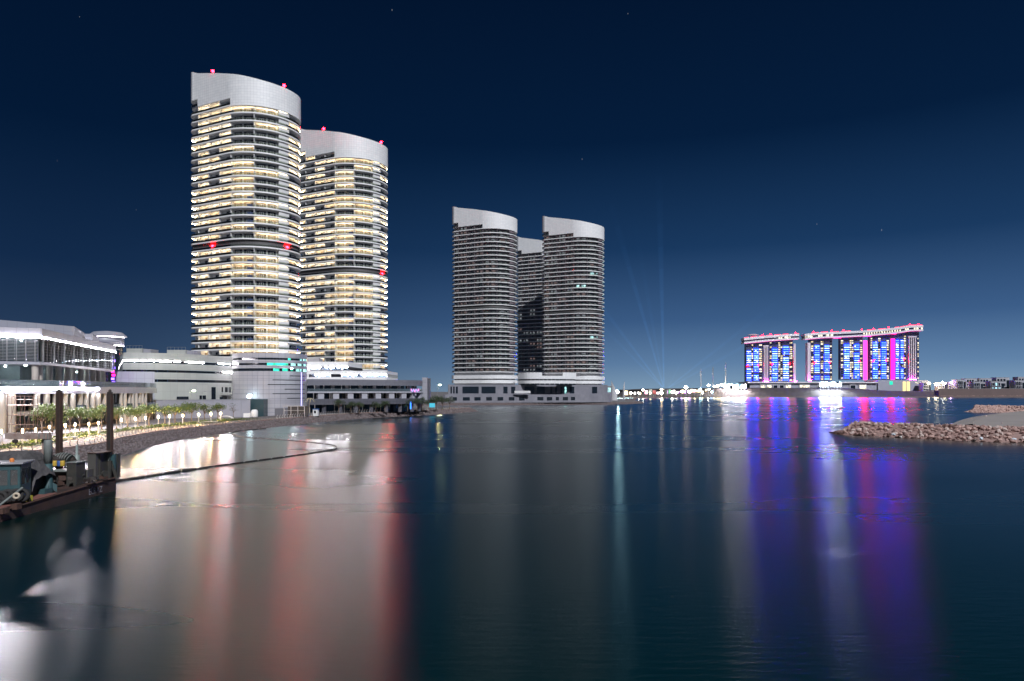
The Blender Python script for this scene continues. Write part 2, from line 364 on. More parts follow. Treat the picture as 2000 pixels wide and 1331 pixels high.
for i in range(len(wl) - 1):
    a, b, c, d = wl[i], wl[i + 1], tl[i + 1], tl[i]
    mb.face([(a.x, a.y, -.35), (b.x, b.y, -.35), (c.x, c.y, 1.895), (d.x, d.y, 1.895)])
tag(mb.build('embankment', mat('bank_earth', (.13, .10, .095), .95, var=(.6, .8, (.07, .05, .05)), bump=(1.5, .8, .2))), 'sloping stone bank along the shore', 'embankment', kind='structure')
# kerb + promenade paving follow the bank from the barge to the point
i0, i1 = 5, 66
topk = tl[i0:i1]
mb = MB(); mb.ribbon(offs(topk, -.1), offs(topk, .45), 1.7, 2.06)
tag(mb.build('kerb', mat('red_kerb_stone', (.30, .19, .16), .8, var=(.8, .6, (.2, .13, .11)))), 'reddish kerb along the top of the stone bank', 'kerb', kind='structure')
mb = MB(); q0, q1 = offs(topk, .45), offs(topk, 7.0)
for i in range(len(topk) - 1): mb.face([(q0[i].x, q0[i].y, 1.93), (q0[i + 1].x, q0[i + 1].y, 1.93), (q1[i + 1].x, q1[i + 1].y, 1.93), (q1[i].x, q1[i].y, 1.93)])
tag(mb.build('promenade', PAVE), 'paved promenade behind the curved railing', 'promenade', kind='structure')
mb = MB(); q0, q1 = offs(topk, 7.3), offs(topk, 13)
e = 36
for i in range(e): mb.face([(q0[i].x, q0[i].y, 1.96), (q0[i + 1].x, q0[i + 1].y, 1.96), (q1[i + 1].x, q1[i + 1].y, 1.96), (q1[i].x, q1[i].y, 1.96)])
tag(mb.build('lawn', mat('mown_grass', (.07, .11, .025), .9, var=(1.2, .8, (.12, .10, .04)), bump=(6, .6, .06))), 'lamplit planting strip under the promenade trees', 'lawn', kind='structure')

# riprap: loose stone on the left bank (thousands, too small to pick apart)
def rock(mb_, c, s, rr):
    n = len(mb_.v); sx, sy, sz = s * rr.uniform(.7, 1.3), s * rr.uniform(.7, 1.3), s * rr.uniform(.5, 1.0); ca, sa = math.cos(rr.uniform(0, 6.3)), 0; sa = math.sqrt(max(0, 1 - ca * ca))
    for v in ICO_V:
        k = rr.uniform(.72, 1.18); x, y, z = v[0] * sx * k, v[1] * sy * k, v[2] * sz * k
        mb_.v.append((c[0] + x * ca - y * sa, c[1] + x * sa + y * ca, c[2] + z))
    for f in ICO_F: mb_.f.append([n + i for i in f]); mb_.m.append(mb_.cur); mb_.uv.append(None)
STONE = mat('grey_bank_stone', (.20, .165, .165), .9, var=(1.7, .9, (.08, .065, .07)))
mb = MB(); rr = random.Random(3)
for i in range(8, len(wl) - 1):
    a, b, c, d = wl[i], wl[i + 1], tl[i + 1], tl[i]
    dist = a.y
    if dist > 620: break
    size = .26 if dist < 160 else (.34 if dist < 260 else .5)
    area = (b - a).length * 4.9; n = int(area / (size * size * 3.0))
    for k in range(n):
        u, v = rr.random(), rr.random(); p = a.to_2d().lerp(b.to_2d(), u).lerp(d.lerp(c, u), v)
        rock(mb, (p.x, p.y, -.35 + 2.2 * v + .05), size * rr.uniform(.5, 1.15), rr)
tag(mb.build('riprap', STONE), 'loose grey and reddish stones covering the shore bank', 'riprap', kind='stuff')

# ------------------------------------------------------------------ the residential towers
PLAN = [(-29.0, 14.6), (-27.6, 12.1), (-25.6, 11.0), (-21, 8.7), (-15, 5.7), (-9, 2.75), (-5, .95), (0, 0), (6, .6), (12, 3.2), (17, 8), (19.8, 14), (20, 19), (18, 24), (13, 28), (5, 30.5), (-5, 30), (-16, 25.5), (-24.5, 19.8), (-28.2, 17)]
plan = [p.to_2d() for p in crom([Vector((a, b, 0)) for a, b in PLAN], 8, True)]
NPL = len(plan); FH = 3.47; ST = .58; Z0 = 135.0     # Z0: floor level where the crown begins, above local ground (z=2)
def idx_u(u):                                          # index on the front side nearest to a given u
    best = min(range(0, 8 * 12), key=lambda i: abs(plan[i].x - u)); return best
B = [idx_u(u) for u in (-24, -18, -12, -5.4, 5.6, 18)]
nose0 = NPL - 10; end1 = 8 * 13 + 4
BAYS = [('nose', nose0 - NPL, B[0]), ('flank', B[0], B[1]), ('flank', B[1], B[2]), ('flank', B[2], B[3]), ('wide', B[3], B[4]), ('wide', B[4], B[5]), ('end', B[5], end1)]
def pth(i0, i1, d):
    o = offs(plan, d, True); return [o[i % NPL] for i in range(i0, i1 + 1)]
H = FH - ST
slab_me = MB().prism(plan, -ST, 0).mesh('floor_slab', SLABM)
inset = offs(plan, .5, True); slab_in_me = MB().prism(inset, -ST, 0).mesh('inner_slab', SLABM)
wall_me, win_me, bal_me, lamp_me, dark_me = [], [], [], [], []
for kind, i0, i1 in BAYS:
    dep = 1.8
    pa, pb = pth(i0, i1, dep), pth(i0, i1, dep + .3)
    mb = MB(); mb.ribbon(pa, pb, 0, H)
    o0, o1 = pth(i0, i0 + 1, .35)[0], pa[0]; t = (pa[1] - pa[0]).normalized()
    mid = (o0 + o1) / 2; h = (o1 - o0) / 2
    if kind != 'nose': mb.obox((mid.x, mid.y, H / 2 - .002), (h.x, h.y, 0), (t.x * .14, t.y * .14, 0), (0, 0, H / 2 - .004))
    if kind == 'end':                                   # broad white pier before the rounded end
        a = sub(pth(i0 - 9, i0, .5), .35, 1); b2 = sub(pth(i0 - 9, i0, 1.75), .35, 1); mb.ribbon(a, b2, 0.002, H - .002)
    wall_me.append((mb.mesh('wall', CREAM), mb.mesh('wall', DARKW)))
    mb = MB()
    fr = {'nose': [(.62, .96)], 'flank': [(.42, .97)], 'wide': [(.07, .46), (.54, .96)], 'end': [(.1, .42)]}[kind]
    if kind == 'wide' and i0 == B[4]: fr = [(.05, .33), (.38, .62), (.67, .88)]
    full = pa
    for f0, f1 in fr:
        mb.cur = 0; g = sub(offs_p := pth(i0, i1, dep - .05), f0, f1, 6); g2 = sub(pth(i0, i1, dep + .1), f0, f1, 6)
        mb.ribbon(g, g2, .08, 2.25)
        mb.cur = 1
        # white door frame standing inside the glazing
        L_ = f1 - f0; doors = [(f0 + .30 * L_, f0 + .72 * L_)] if kind != 'flank' else [(f0 + .42 * L_, f0 + .9 * L_)]
        for a, b in doors:
            q = sub(pth(i0, i1, dep - .12), a, b, 4); q2 = sub(pth(i0, i1, dep - .052), a, b, 4)
            mb.ribbon(q, q2, 1.62, 1.76)
            for s0 in (a, (a + b) / 2, b):
                w_ = .006 if kind != 'wide' else .004
                q = sub(pth(i0, i1, dep - .13), s0 - w_ * 1.6, s0 + w_ * 1.6, 2); q2 = sub(pth(i0, i1, dep - .051), s0 - w_ * 1.6, s0 + w_ * 1.6, 2); mb.ribbon(q, q2, .09, 1.75)
        q = sub(pth(i0, i1, dep - .10), f0, f1, 5); q2 = sub(pth(i0, i1, dep - .053), f0, f1, 5); mb.ribbon(q, q2, 2.2, 2.28)
    win_me.append((mb.mesh('window', [DGLASS, FRAME]), mb.mesh('window', [BGLASS, FRAME])))
    mb = MB(); mb.ribbon(pth(i0, i1, .10), pth(i0, i1, .14), .02, .92); mb.cur = 1
    mb.ribbon(pth(i0, i1, .08), pth(i0, i1, .16), .92, .97)
    bal_me.append(mb.mesh('balustrade', [BALG, STEEL]))
    # cove lamp: a shielded strip behind the slab edge that washes the balcony wall
    mb = MB(); mb.ribbon(sub(pth(i0, i1, .30), .04, .96, 8), sub(pth(i0, i1, .36), .04, .96, 8), H - .22, H - .005); mb.cur = 1
    mb.ribbon(sub(pth(i0, i1, .37), .05, .95, 8), sub(pth(i0, i1, .40), .05, .95, 8), H - .17, H - .02)
    lamp_me.append([mb.mesh('balcony_lamp', [SLABM, q]) for q in [WARM, WARM, WARM] + WARMS])
# plant floor: dark louvred band with fins
mb = MB(); mb.ribbon(pth(nose0 - NPL, end1, .9), pth(nose0 - NPL, end1, 1.3), 0, H)
pf = pth(nose0 - NPL, end1, .72)
for p, t in arc_pts(pf, 1.1): mb.obox((p.x, p.y, H / 2), (t.x * .06, t.y * .06, 0), (-t.y * .16, t.x * .16, 0), (0, 0, H / 2 - .01))
plant_me = mb.mesh('louver_band', mat('plant_floor_metal', (.10, .095, .10), .6))
rear = [plan[i % NPL] for i in range(end1, nose0 + 1)]
rw = offs(rear, 1.0); rear_me = MB().ribbon(rear, rw, 0, Z0 - 17).mesh('rear_wall', WHITEP)
core = offs(plan, 2.2, True)
core_me = MB().prism(core, 0, 1).mesh('core', WHITEP)
def ztop(u):
    pts = [(-29.5, 155.3), (-24, 153.1), (-13, 150.6), (-5.4, 148.6), (0, 147.5), (5, 146.5), (10, 145.7), (16, 145.2), (21, 145.0)]
    for (a, za), (b, zb) in zip(pts, pts[1:]):
        if u <= b: return za + (zb - za) * max(0, (u - a) / (b - a))
    return pts[-1][1]
mb = MB(); inn = offs(plan, .5, True); acc = 0
i_ = nose0
def zbot(i):                                            # i in -10..NPL
    if i < B[0]: return Z0 + 2 * FH - ST
    if i < B[3]: return Z0 + FH - ST
    if i < end1: return Z0 - ST * .2 + .35
    return Z0
for k in range(NPL):
    i = k + nose0 - NPL; a, b = plan[i % NPL], plan[(i + 1) % NPL]; c, d = inn[(i + 1) % NPL], inn[i % NPL]
    zb = zbot(i) if i < end1 else Z0; za, zc = ztop(a.x), ztop(b.x); l = (b - a).length
    if zb == Z0 and i < end1: zb = Z0
    zb = {True: zb}[True]
    zb = zb if i < B[3] else Z0 + H - ST * 0 - H          # right part starts at Z0
    mb.face([(a.x, a.y, zb), (b.x, b.y, zb), (b.x, b.y, zc), (a.x, a.y, za)], [(acc, zb), (acc + l, zb), (acc + l, zc), (acc, za)])
    mb.face([(c.x, c.y, zb), (d.x, d.y, zb), (d.x, d.y, za), (c.x, c.y, zc)], [(acc, zb), (acc + l, zb), (acc + l, zc), (acc, za)])
    mb.face([(a.x, a.y, za), (b.x, b.y, zc), (c.x, c.y, zc), (d.x, d.y, za)]); mb.face([(d.x, d.y, zb), (c.x, c.y, zb), (b.x, b.y, zb), (a.x, a.y, zb)])
    acc += l
for i in (B[0], B[3]):                                  # step ends
    a, d = plan[i], inn[i]; lo = zbot(i) if i < B[3] else Z0; hi = zbot(i - 1)
    mb.face([(a.x, a.y, lo), (a.x, a.y, hi), (d.x, d.y, hi), (d.x, d.y, lo)])
crown_me = mb.mesh('crown', WHITE)
roof_me = MB().prism(offs(plan, .7, True), Z0 + 7.2, Z0 + 7.5).mesh('roof', CONC)
bea_base = MB().lathe((0, 0, 0), [(.35, 0), (.35, .5), (.2, .6)], 8).mesh('beacon_base', STEEL)
bea_lens = MB().lathe((0, 0, .6), [(.25, 0), (.6, .25), (.7, .6), (.5, 1.0), (.1, 1.2)], 10).mesh('lens', RED)
cool = lit_window('cool_room_glow', (.55, .95, 1.0), 1.2)
cool_win = [None] * 7
for k, (kind, i0, i1) in enumerate(BAYS):
    m2 = MB(); 
    for f0, f1 in ((.2, .42), (.6, .9)): m2.ribbon(sub(pth(i0, i1, 1.66), f0, f1, 4), sub(pth(i0, i1, 1.7), f0, f1, 4), .3, 2.2)
    cool_win[k] = [m2.mesh('lit_window', q) for q in (cool, lit_window('added_dim_pinkish_glow', (.9, .62, .62), .16), lit_window('added_dim_white_glow', (.8, .85, .95), .20))]  # dim panes added: glow stands for faint scattered reflection and extra lit windows
blue_me = MB().ribbon(sub(pth(B[3], B[4], .02), .74, .95, 3), sub(pth(B[3], B[4], .07), .74, .95, 3), .1, 1.0).mesh('balustrade_sheet', clear_glass('mirror_sheet', (.2, .25, .4), refl=.7, haze=.5, hcol=(.35, .45, .75)))

def tower(label, loc, nf, lit, sx=1.0, seed=1, beacons=(), cools=0, plant=18, glass=0, wallmix=None):
    r = random.Random(seed); t = thing('residential_tower', label, 'tower', (loc[0], loc[1], 2.0), 0, 'white-crowned towers on the far shore')
    if sx != 1.0: t.scale = (sx, 1, 1)
    put('crown', crown_me, t); put('roof', roof_me, t); put('rear_wall', rear_me, t, (0, 0, 16.5))
    zlow = Z0 - nf * FH
    put('core', core_me, t, (0, 0, 0), 0, (1, 1, Z0 + 7)); 
    for k in range(-2, nf + 1):
        z = Z0 - k * FH
        put('floor_slab', slab_me if k >= 0 else slab_in_me, t, (0, 0, z))
        if k == plant:
            put('louver_band', plant_me, t, (0, 0, z))
            for j in range(7): put('balustrade', bal_me[j], t, (0, 0, z))
            continue
        if k == nf: continue
        for j in range(7):
            if k == -2 and j > 0: continue
            if k == -1 and j > 3: continue
            if k == 0 and j > 3: pass
            if k <= 0 and j > 3 and k < 0: continue
            zz = z if (k < 0 or j <= 3) else z
            if k == 0 and j > 3: continue
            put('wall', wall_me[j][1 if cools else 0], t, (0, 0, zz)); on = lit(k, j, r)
            put('window', win_me[j][1 if on else 0], t, (0, 0, zz)); put('balustrade', bal_me[j], t, (0, 0, zz))
            if on: put('balcony_lamp', r.choice(lamp_me[j]), t, (0, 0, zz))
            if j == 4 and 12 <= k and r.random() < .6 and cools == 0: put('glass_sheet', blue_me, t, (0, 0, zz))
            if cools and r.random() < .30: put('lit_window', cool_win[j][r.randint(1, 2)], t, (0, 0, zz))  # added dim glow panes, spread at random
            elif cools and j >= 4 and r.random() < cools: put('lit_window', cool_win[j][0], t, (0, 0, zz))
    put('base', core_me, t, (0, 0, 0), 0, (1.02, 1.02, zlow - ST))
    for (u, v, z) in beacons:
        q = put('aviation_light', bea_base, t, (u, v, z), 0, (1 / sx, 1, 1)); put('lens', bea_lens, q)
    return t
def crown_at(u):                                        # a point on the front crown rim
    i = idx_u(u); return (inn[i].x, inn[i].y + .0, ztop(plan[i].x) + .02)
def mid_at(u, k):
    i = idx_u(u); p = offs(plan, .45, True)[i]; return (p.x, p.y, Z0 - k * FH + .02)
def lit1(k, j, r):
    if k <= 3: return (j in (1, 2, 3) and k in (-1, 2, 3)) or (k == 1 and j in (1, 2, 3, 4, 5)) or (k == 2 and j == 6) or (k in (-1, 0) and j in (1, 2)) or (k == 3 and j == 5)
    p = (.66, .86, .80, .72, .5, .3, .72)[j]
    if j == 4: p = .3 if k < 8 else (.85 if k < 13 else (.3 if k < 19 else .6))
    if j == 5: p = .12 if k < 13 else (.45 if k < 19 else .74)
    if k < 8 and 1 <= j <= 3: p -= .25
    return r.random() < p
def lit2(k, j, r):
    p = (.7, .78, .78, .72, .6, .52, .78)[j]
    if k < 6: p *= .55
    if k > 26: p *= .75
    return r.random() < p
dim = lambda k, j, r: False
tower('tall oval tower with warm lit balconies, nearest and leftmost of all', (X(472, 300), 300), 33, lit1, seed=5,
      beacons=[crown_at(-15.5), crown_at(16.6), mid_at(-15.5, 18), mid_at(17.3, 18)])
tower('second tall oval tower with warm lit balconies, half behind the nearest', (-90.2, 367), 34, lit2, seed=9,
      beacons=[crown_at(-13), crown_at(18.2), mid_at(18.6, 18)])
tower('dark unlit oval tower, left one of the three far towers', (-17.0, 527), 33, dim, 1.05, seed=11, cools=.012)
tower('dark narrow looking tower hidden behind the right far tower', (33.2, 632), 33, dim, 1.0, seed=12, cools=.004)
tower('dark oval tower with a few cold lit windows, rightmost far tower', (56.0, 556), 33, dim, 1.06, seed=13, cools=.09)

# ------------------------------------------------------------------ waterfront buildings
def path(pts, per=6): return [p.to_2d() for p in crom([Vector((X(a, d), d, 0)) for a, d in pts], per)]
def band(name, p, z0, z1, th, m, parent, out=0.0):
    return MB().ribbon(offs(p, -out), offs(p, th), z0, z1).build(name, m, parent)
def led(p, z, parent, f0=0, f1=1, out=.12, h=.16, m=None):
    return led_ribbon(sub(offs(p, -out - .10), f0, f1), sub(offs(p, -out + .0), f0, f1), z - h / 2, z + h / 2).build('led_strip', [WHITEP, m or LEDB], parent)
def panes(name, p, z0, z1, step, m, parent, th=.1, out=0.0, gap=.1, fm=None, pick=None):
    """row of separate panes along a path"""
    L_ = sum((Vector(p[i + 1]) - Vector(p[i])).length for i in range(len(p) - 1)); n = max(1, round(L_ / step)); o = []
    q0, q1 = offs(p, -out), offs(p, th - out)
    for k in range(n):
        a, b = (k + gap / step / 2) / n, (k + 1 - gap / step / 2) / n
        mm = m if pick is None else pick(k, n)
        o.append(MB().ribbon(sub(q0, a, b, 3), sub(q1, a, b, 3), z0, z1).build(name, mm, parent))
    return o
cyl_cache = {}
def column(name, x, y, z0, z1, r, m, parent, n=14):
    k = (round(r, 2), m.name, name)
    if k not in cyl_cache: cyl_cache[k] = MB().lathe((0, 0, 0), [(1, 0), (1, 1)], n).mesh(name, m, True)
    return put(name, cyl_cache[k], parent, (x, y, z0), 0, (r, r, z1 - z0))
COLM = mat('column_stone', (.50, .45, .40), .7, var=(.5, .5, (.40, .36, .32)))
BEIGE = mat('beige_stone', (.42, .36, .31), .75, var=(.3, .6, (.33, .28, .24)))
TEALG = mat('teal_curtain_glass', (.03, .06, .07), .12, spec=.7)
COOLW = glow_mat('work_lamp_glow', (.80, .97, 1.0), 220)
INT = mat('raw_interior', (.24, .29, .30), .8, var=(.3, .7, (.13, .16, .17)))

# --- A: glass-fronted waterfront hall at the left edge
A = thing('waterfront_hall', 'glass and white waterfront hall with columns and long led strips, left edge', 'building', (0, 0, 0))
pe = path([(-120, 126), (-60, 132), (0, 140), (60, 147), (120, 155), (180, 167), (230, 180), (265, 190), (288, 199), (301, 209), (304, 222), (290, 240)])
pw = offs(pe, 5.0)
f_of = lambda px: min(range(len(pe)), key=lambda i: abs(1000 + pe[i].x / pe[i].y * F - px)) / (len(pe) - 1)
band('podium_floor', pe, 5.55, 6.15, 6, BEIGE, A, .2)
band('fascia', pe, 10.0, 11.65, 9, CLADL, A, .25)
led(pe, 11.15, A, .02, f_of(120), .3, .30, LED)
band('ground_wall', pw, 1.9, 5.6, .5, BEIGE, A)
panes('ground_window', sub(pw, .18, .62), 2.4, 5.1, 3.2, DGLASS, A, .2, .12, .35)
panes('upper_window', sub(pw, .15, .86), 6.3, 9.95, 2.6, DGLASS, A, .3, .15, .22)
band('upper_wall', offs(pw, .4), 6.1, 10.0, .4, COLM, A)
panes('glass_balustrade', sub(pe, .24, .72), 6.15, 7.25, 3.0, BALG2, A, .05, .1, .06)
panes('terrace_balustrade', pe, 11.65, 13.0, 3.2, BALG2, A, .05, .12, .06)
for px in (72, 91, 109, 127, 142, 156, 168, 181, 192, 203, 214): 
    i = f_of(px) * (len(pe) - 1); p = offs(pe, 1.6)[int(i)]; column('column', X(px, p.y), p.y, 6.15, 10.0, .62, COLM, A)
for px in (-16, 3, 21):
    i = int(f_of(px) * (len(pe) - 1)); p = offs(pe, 1.2)[i]; column('column', X(px, p.y), p.y, 1.9, 10.0, .85, COLM, A)
for px in (236, 244, 252, 259, 266, 272, 278, 284, 289, 294, 298, 301):
    i = int(f_of(px) * (len(pe) - 1)); p = offs(pe, .9)[i]; column('column', p.x if px > 284 else X(px, p.y), p.y, 1.9, 10.0, .45, COLM, A)
band('curtain_wall', sub(offs(pe, 3.6), .60, 1), 1.95, 9.9, .3, TEALG, A)
# upper volume
C0, C1, E1 = Vector((X(-90, 158), 158)), Vector((X(78, 165), 165)), Vector((X(223, 226), 226))
up = [C0, C1, E1]
def seg(a, b, n=2): return [a.lerp(b, k / (n - 1)) for k in range(n)]
inw = Vector((-14, 30))
body = [C0, C1, E1, E1 + Vector((-40, 4)), C0 + Vector((-25, 60))]
MB().prism(body, 17.0, 17.7).build('hall_floor', CLADL, A)
MB().prism(body, 11.55, 11.66).build('terrace_floor', CONC, A)
MB().prism([Vector(b) + (Vector((-.3, .2)) if 0 else Vector((0, 0))) for b in body], 23.7, 24.2).build('hall_ceiling', CLADL, A)
nL, nR = (C1 - C0).normalized(), (E1 - C1).normalized()
outL, outR = Vector((nL.y, -nL.x)), Vector((nR.y, -nR.x))
def fasc(a, b, out, z0, z1, name, m, th=.5, proud=.5):
    return MB().ribbon([a + out * proud, b + out * proud], [a - out * th, b - out * th], z0, z1).build(name, m, A)
fasc(C0, C1 + nL * .5, outL, 23.75, 25.7, 'roof_fascia', CLADL)
fasc(C1 + nR * .52, E1, outR, 23.752, 25.69, 'roof_fascia', CLADL)
led_ribbon([C0 + outL * .62, C1 + outL * .62 + nL * .6], [C0 + outL * .5, C1 + outL * .5 + nL * .6], 23.38, 23.72).build('led_strip', [WHITEP, LED], A)
led_ribbon([C1 + outR * .62 - nR * .1, E1 + outR * .62], [C1 + outR * .5 - nR * .1, E1 + outR * .5], 23.38, 23.72).build('led_strip', [WHITEP, glow_mat('slim_white_led', (1.0, .92, 1.0), 110)], A)
# glazing + louvres of the upper volume
panes('hall_pane', seg(C0, C1 - nL * .4, 3), 17.7, 23.4, 2.2, clear_glass('hall_glass', (.62, .72, .74), refl=.12, haze=.12), A, .08, 0, .08)
panes('hall_pane', seg(C1 + nR * .4, E1, 4), 17.7, 23.4, 2.6, clear_glass('hall_glass', (.62, .72, .74)), A, .08, 0, .08)
for k in range(16):
    z = 18.0 + k * .345
    MB().ribbon([C0 + outL * .35, C1 + outL * .35 - nL * .2], [C0 + outL * .2, C1 + outL * .2 - nL * .2], z, z + .1).build('louver', STEEL, A)
    if k % 2 == 0: MB().ribbon([C1 + outR * .30 + nR * .2, E1 + outR * .30], [C1 + outR * .2 + nR * .2, E1 + outR * .2], z, z + .09).build('louver', LOUV, A)
for k in range(26):
    p = C1.lerp(E1, (k + .5) / 26); rz = math.atan2(nR.y, nR.x)
    o = MB().box(-.09, .09, -.45, -.05, 17.72, 23.42).build('mullion', LOUV if k % 3 else STEEL, A); o.location = (p.x, p.y, 0); o.rotation_euler = (0, 0, rz)
for k in range(9):
    p = C0.lerp(C1, (k + .5) / 9); o = MB().box(-.08, .08, -.5, -.38, 17.72, 23.42).build('mullion', STEEL, A); o.location = (p.x, p.y, 0); o.rotation_euler = (0, 0, math.atan2(nL.y, nL.x))
MB().ribbon([C0 - outL * 9, C1 - outL * 9 - outR * 6, E1 - outR * 7], [C0 - outL * 9.3, C1 - outL * 9.3 - outR * 6.3, E1 - outR * 7.3], 11.7, 23.7).build('interior_wall', INT, A)
for px in (70, 89, 107, 125, 140, 153, 166, 179, 191, 201, 210):
    t = ((px - 78) / (223 - 78)); q = min(range(40), key=lambda k: abs(1000 + (C1.lerp(E1, k / 39)).x / (C1.lerp(E1, k / 39)).y * F - px)) / 39
    p = C1.lerp(E1, q) - outR * 1.2
    if px == 70: p = C1 - outL * 1.2 - nL * 1.2
    column('terrace_column', p.x, p.y, 11.66, 17.0, .72, COLM, A)
# floodlit work lamps inside the unfinished hall
lamp_cube = MB().box(-.22, .22, -.22, .22, -.1, .1).mesh('work_lamp', COOLW)
for px, py, d in ((42, 666, 170), (50, 714, 169), (116, 722, 186), (10, 716, 168), (150, 727, 200), (185, 729, 214)):
    p = P(px, py, d); put('work_lamp', lamp_cube, A, p, 0, .8 if px in (42, 50, 116) else .5)
# scaffold pieces on the terrace
def frame_scaffold(o, x0, y0, z0, w_, h_, d_, nx, nz, m=None):
    mb = MB()
    for i in range(nx + 1):
        for j in (0, 1): mb.tube([(x0 + w_ * i / nx, y0 + d_ * j, z0), (x0 + w_ * i / nx, y0 + d_ * j, z0 + h_)], .05, 5)
    for k in range(1, nz + 1):
        for j in (0, 1): mb.tube([(x0, y0 + d_ * j, z0 + h_ * k / nz), (x0 + w_, y0 + d_ * j, z0 + h_ * k / nz)], .045, 5)
    for i in range(nx): mb.tube([(x0 + w_ * i / nx, y0, z0), (x0 + w_ * (i + 1) / nx, y0, z0 + h_)], .04, 5)
    return mb
s = thing('scaffold', 'thin rusty scaffold against the columns at the left edge', 'scaffold', (X(40, 136.5), 136.5, 1.95))
frame_scaffold(s, -2.6, 0, 0, 5.2, 7.6, 1.2, 3, 4).build('frame', RUST, s); MB().box(-2.7, 3.0, 0, 1.25, 5.78, 5.9).build('plank', BEIGE, s); MB().box(-1.2, 2.8, 0.05, 1.2, 6.9, 7.0).build('plank', BEIGE, s)
# set-back roof storey and rotunda
q = [C0 - outL * 8 , Vector((X(145, 190), 190)), Vector((X(166, 212), 212)), Vector((X(40, 225), 225)), C0 + Vector((-20, 60))]
MB().prism(q, 24.25, 28.6).build('roof_storey', CLADL, A)
MB().prism([Vector((X(166, 205), 205)), Vector((X(181, 205), 205)), Vector((X(193, 216), 216)), Vector((X(175, 222), 222))], 24.3, 27.8).build('roof_block', CLADL, A)
led_ribbon([Vector((X(164, 204.6), 204.6)), Vector((X(181, 204.6), 204.6)), Vector((X(193.5, 215.6), 215.6))], [Vector((X(164, 204.8), 204.8)), Vector((X(181, 204.8), 204.8)), Vector((X(193.2, 215.8), 215.8))], 25.3, 25.55).build('led_strip', [WHITEP, LEDB], A)
rc = (X(207, 240), 240)
MB().lathe((rc[0], rc[1], 0), [(5.2, 1.9), (5.2, 29)], 32).build('rotunda', DGLASS, A, True)
MB().lathe((rc[0], rc[1], 0), [(5.6, 26.6), (5.6, 29.6)], 32).build('rotunda_band', CLADL, A, True)
MB().lathe((rc[0] + .6, rc[1], 0), [(6.1, 29.65), (6.05, 29.95), (4.4, 31.3), (.3, 31.8)], 32).build('rotunda_roof', CLADL, A)
for z, r_ in ((26.45, 5.72), (29.42, 6.0)):
    cp_ = [Vector((rc[0] + r_ * math.cos(R(180 + k * 6)), rc[1] + r_ * math.sin(R(180 + k * 6)))) for k in range(33)]; led_ribbon(cp_, offs(cp_, .1), z, z + .14).build('led_ring', [CLADL, glow_mat('rotunda_led', (1.0, .93, 1.0), 30)], A)
sign = glow_mat('purple_sign_glow', (.25, .12, 1.0), 5); sign2 = glow_mat('pink_sign_glow', (1.0, .02, .35), 5)
for k in range(9): MB().box(-.5, .5, -.1, .1, 0, .75).build('sign_panel', sign if k not in (3, 4) else sign2, A).location = (X(221 + (k % 2) * 1.4, 226), 226.4 - .6, 11.9 + k * 1.2)

# --- B: curved white mall behind
Bm = thing('curved_mall', 'long curved white mall with window bands and broken led strips beside the drum', 'building')
pb = path([(225, 243), (300, 246), (360, 254), (420, 267), (470, 284)])
band('top_band', pb, 21.6, 24.4, .6, CLADW, Bm, .3)
band('middle_band', pb, 18.3, 20.7, .6, CLADW, Bm, .3)
band('lower_band', pb, 14.9, 17.4, .6, CLADW, Bm, .3)
band('base_wall', pb, 1.9, 13.9, .6, CLADW, Bm, .3)
for z0, z1 in ((20.7, 21.6), (17.4, 18.3), (13.9, 14.9)): panes('strip_window', pb, z0, z1, 3.4, DGLASS, Bm, .3, -.15, .15)
MB().prism(pb + [Vector((X(470, 300), 320)), Vector((X(225, 290), 320))], 23.7, 23.9).build('roof', CONC, Bm)
for a, b in ((.0, .075), (.085, .14), (.15, .335), (.35, .372), (.378, .395), (.43, .52), (.535, .575)): led(pb, 21.45, Bm, a, b, .35, .26)
for a, b in ((.71, .735), (.74, .77), (.775, .80), (.81, .83), (.835, .85), (.91, .99)): led(pb, 21.45, Bm, a, b, .35, .26)
led(pb, 18.2, Bm, .76, 1, .35, .3)
blk = path([(222, 232), (262, 233), (302, 236)], 2)
MB().ribbon(blk, offs(blk, 9), 1.9, 17.3).build('front_block', CLADL, Bm)
wf = offs(pb, -.42)
for a, b, z0, z1 in ((.37, .455, 6.6, 8.6), (.54, .595, 6.6, 9.0), (.645, .685, 6.6, 12.2), (.76, .86, 6.2, 8.6), (.75, .765, 10.2, 12.2), (.79, .82, 10.2, 12.2), (.835, .86, 10.2, 12.2), (.93, .99, 6.6, 12)):
    MB().ribbon(sub(wf, a, b, 4), sub(offs(pb, .1), a, b, 4), z0, z1).build('window', DGLASS, Bm)
MB().ribbon(sub(offs(pb, -1.8), .735, .90, 5), sub(offs(pb, -.31), .735, .90, 5), 9.1, 10.1).build('balcony', CLADW, Bm)
MB().ribbon(sub(offs(pb, -1.8), .925, .995, 3), sub(offs(pb, -.31), .925, .995, 3), 9.1, 10.1).build('balcony', CLADW, Bm)
for px0, px1, d, z1 in ((247, 277, 262, 27.0), (326, 362, 268, 26.8)):
    MB().box(X(px0, d), X(px1, d), d, d + 8, 23.8, z1).build('roof_cabin', CLADW, Bm); MB().box(X(px1, d) + .05, X(px1 + 14, d), d + 1, d + 7, 23.8, z1 - .2).build('roof_unit', CLAD, Bm)
    mb = MB()
    for k in range(6): mb.tube([(X(px0, d) + k * (X(px1, d) - X(px0, d)) / 5, d + .2, z1), (X(px0, d) + k * (X(px1, d) - X(px0, d)) / 5, d + .2, z1 + 1.1)], .05, 4)
    mb.tube([(X(px0, d), d + .2, z1 + 1.1), (X(px1, d), d + .2, z1 + 1.1)], .05, 4).build('roof_rail', STEEL, Bm)

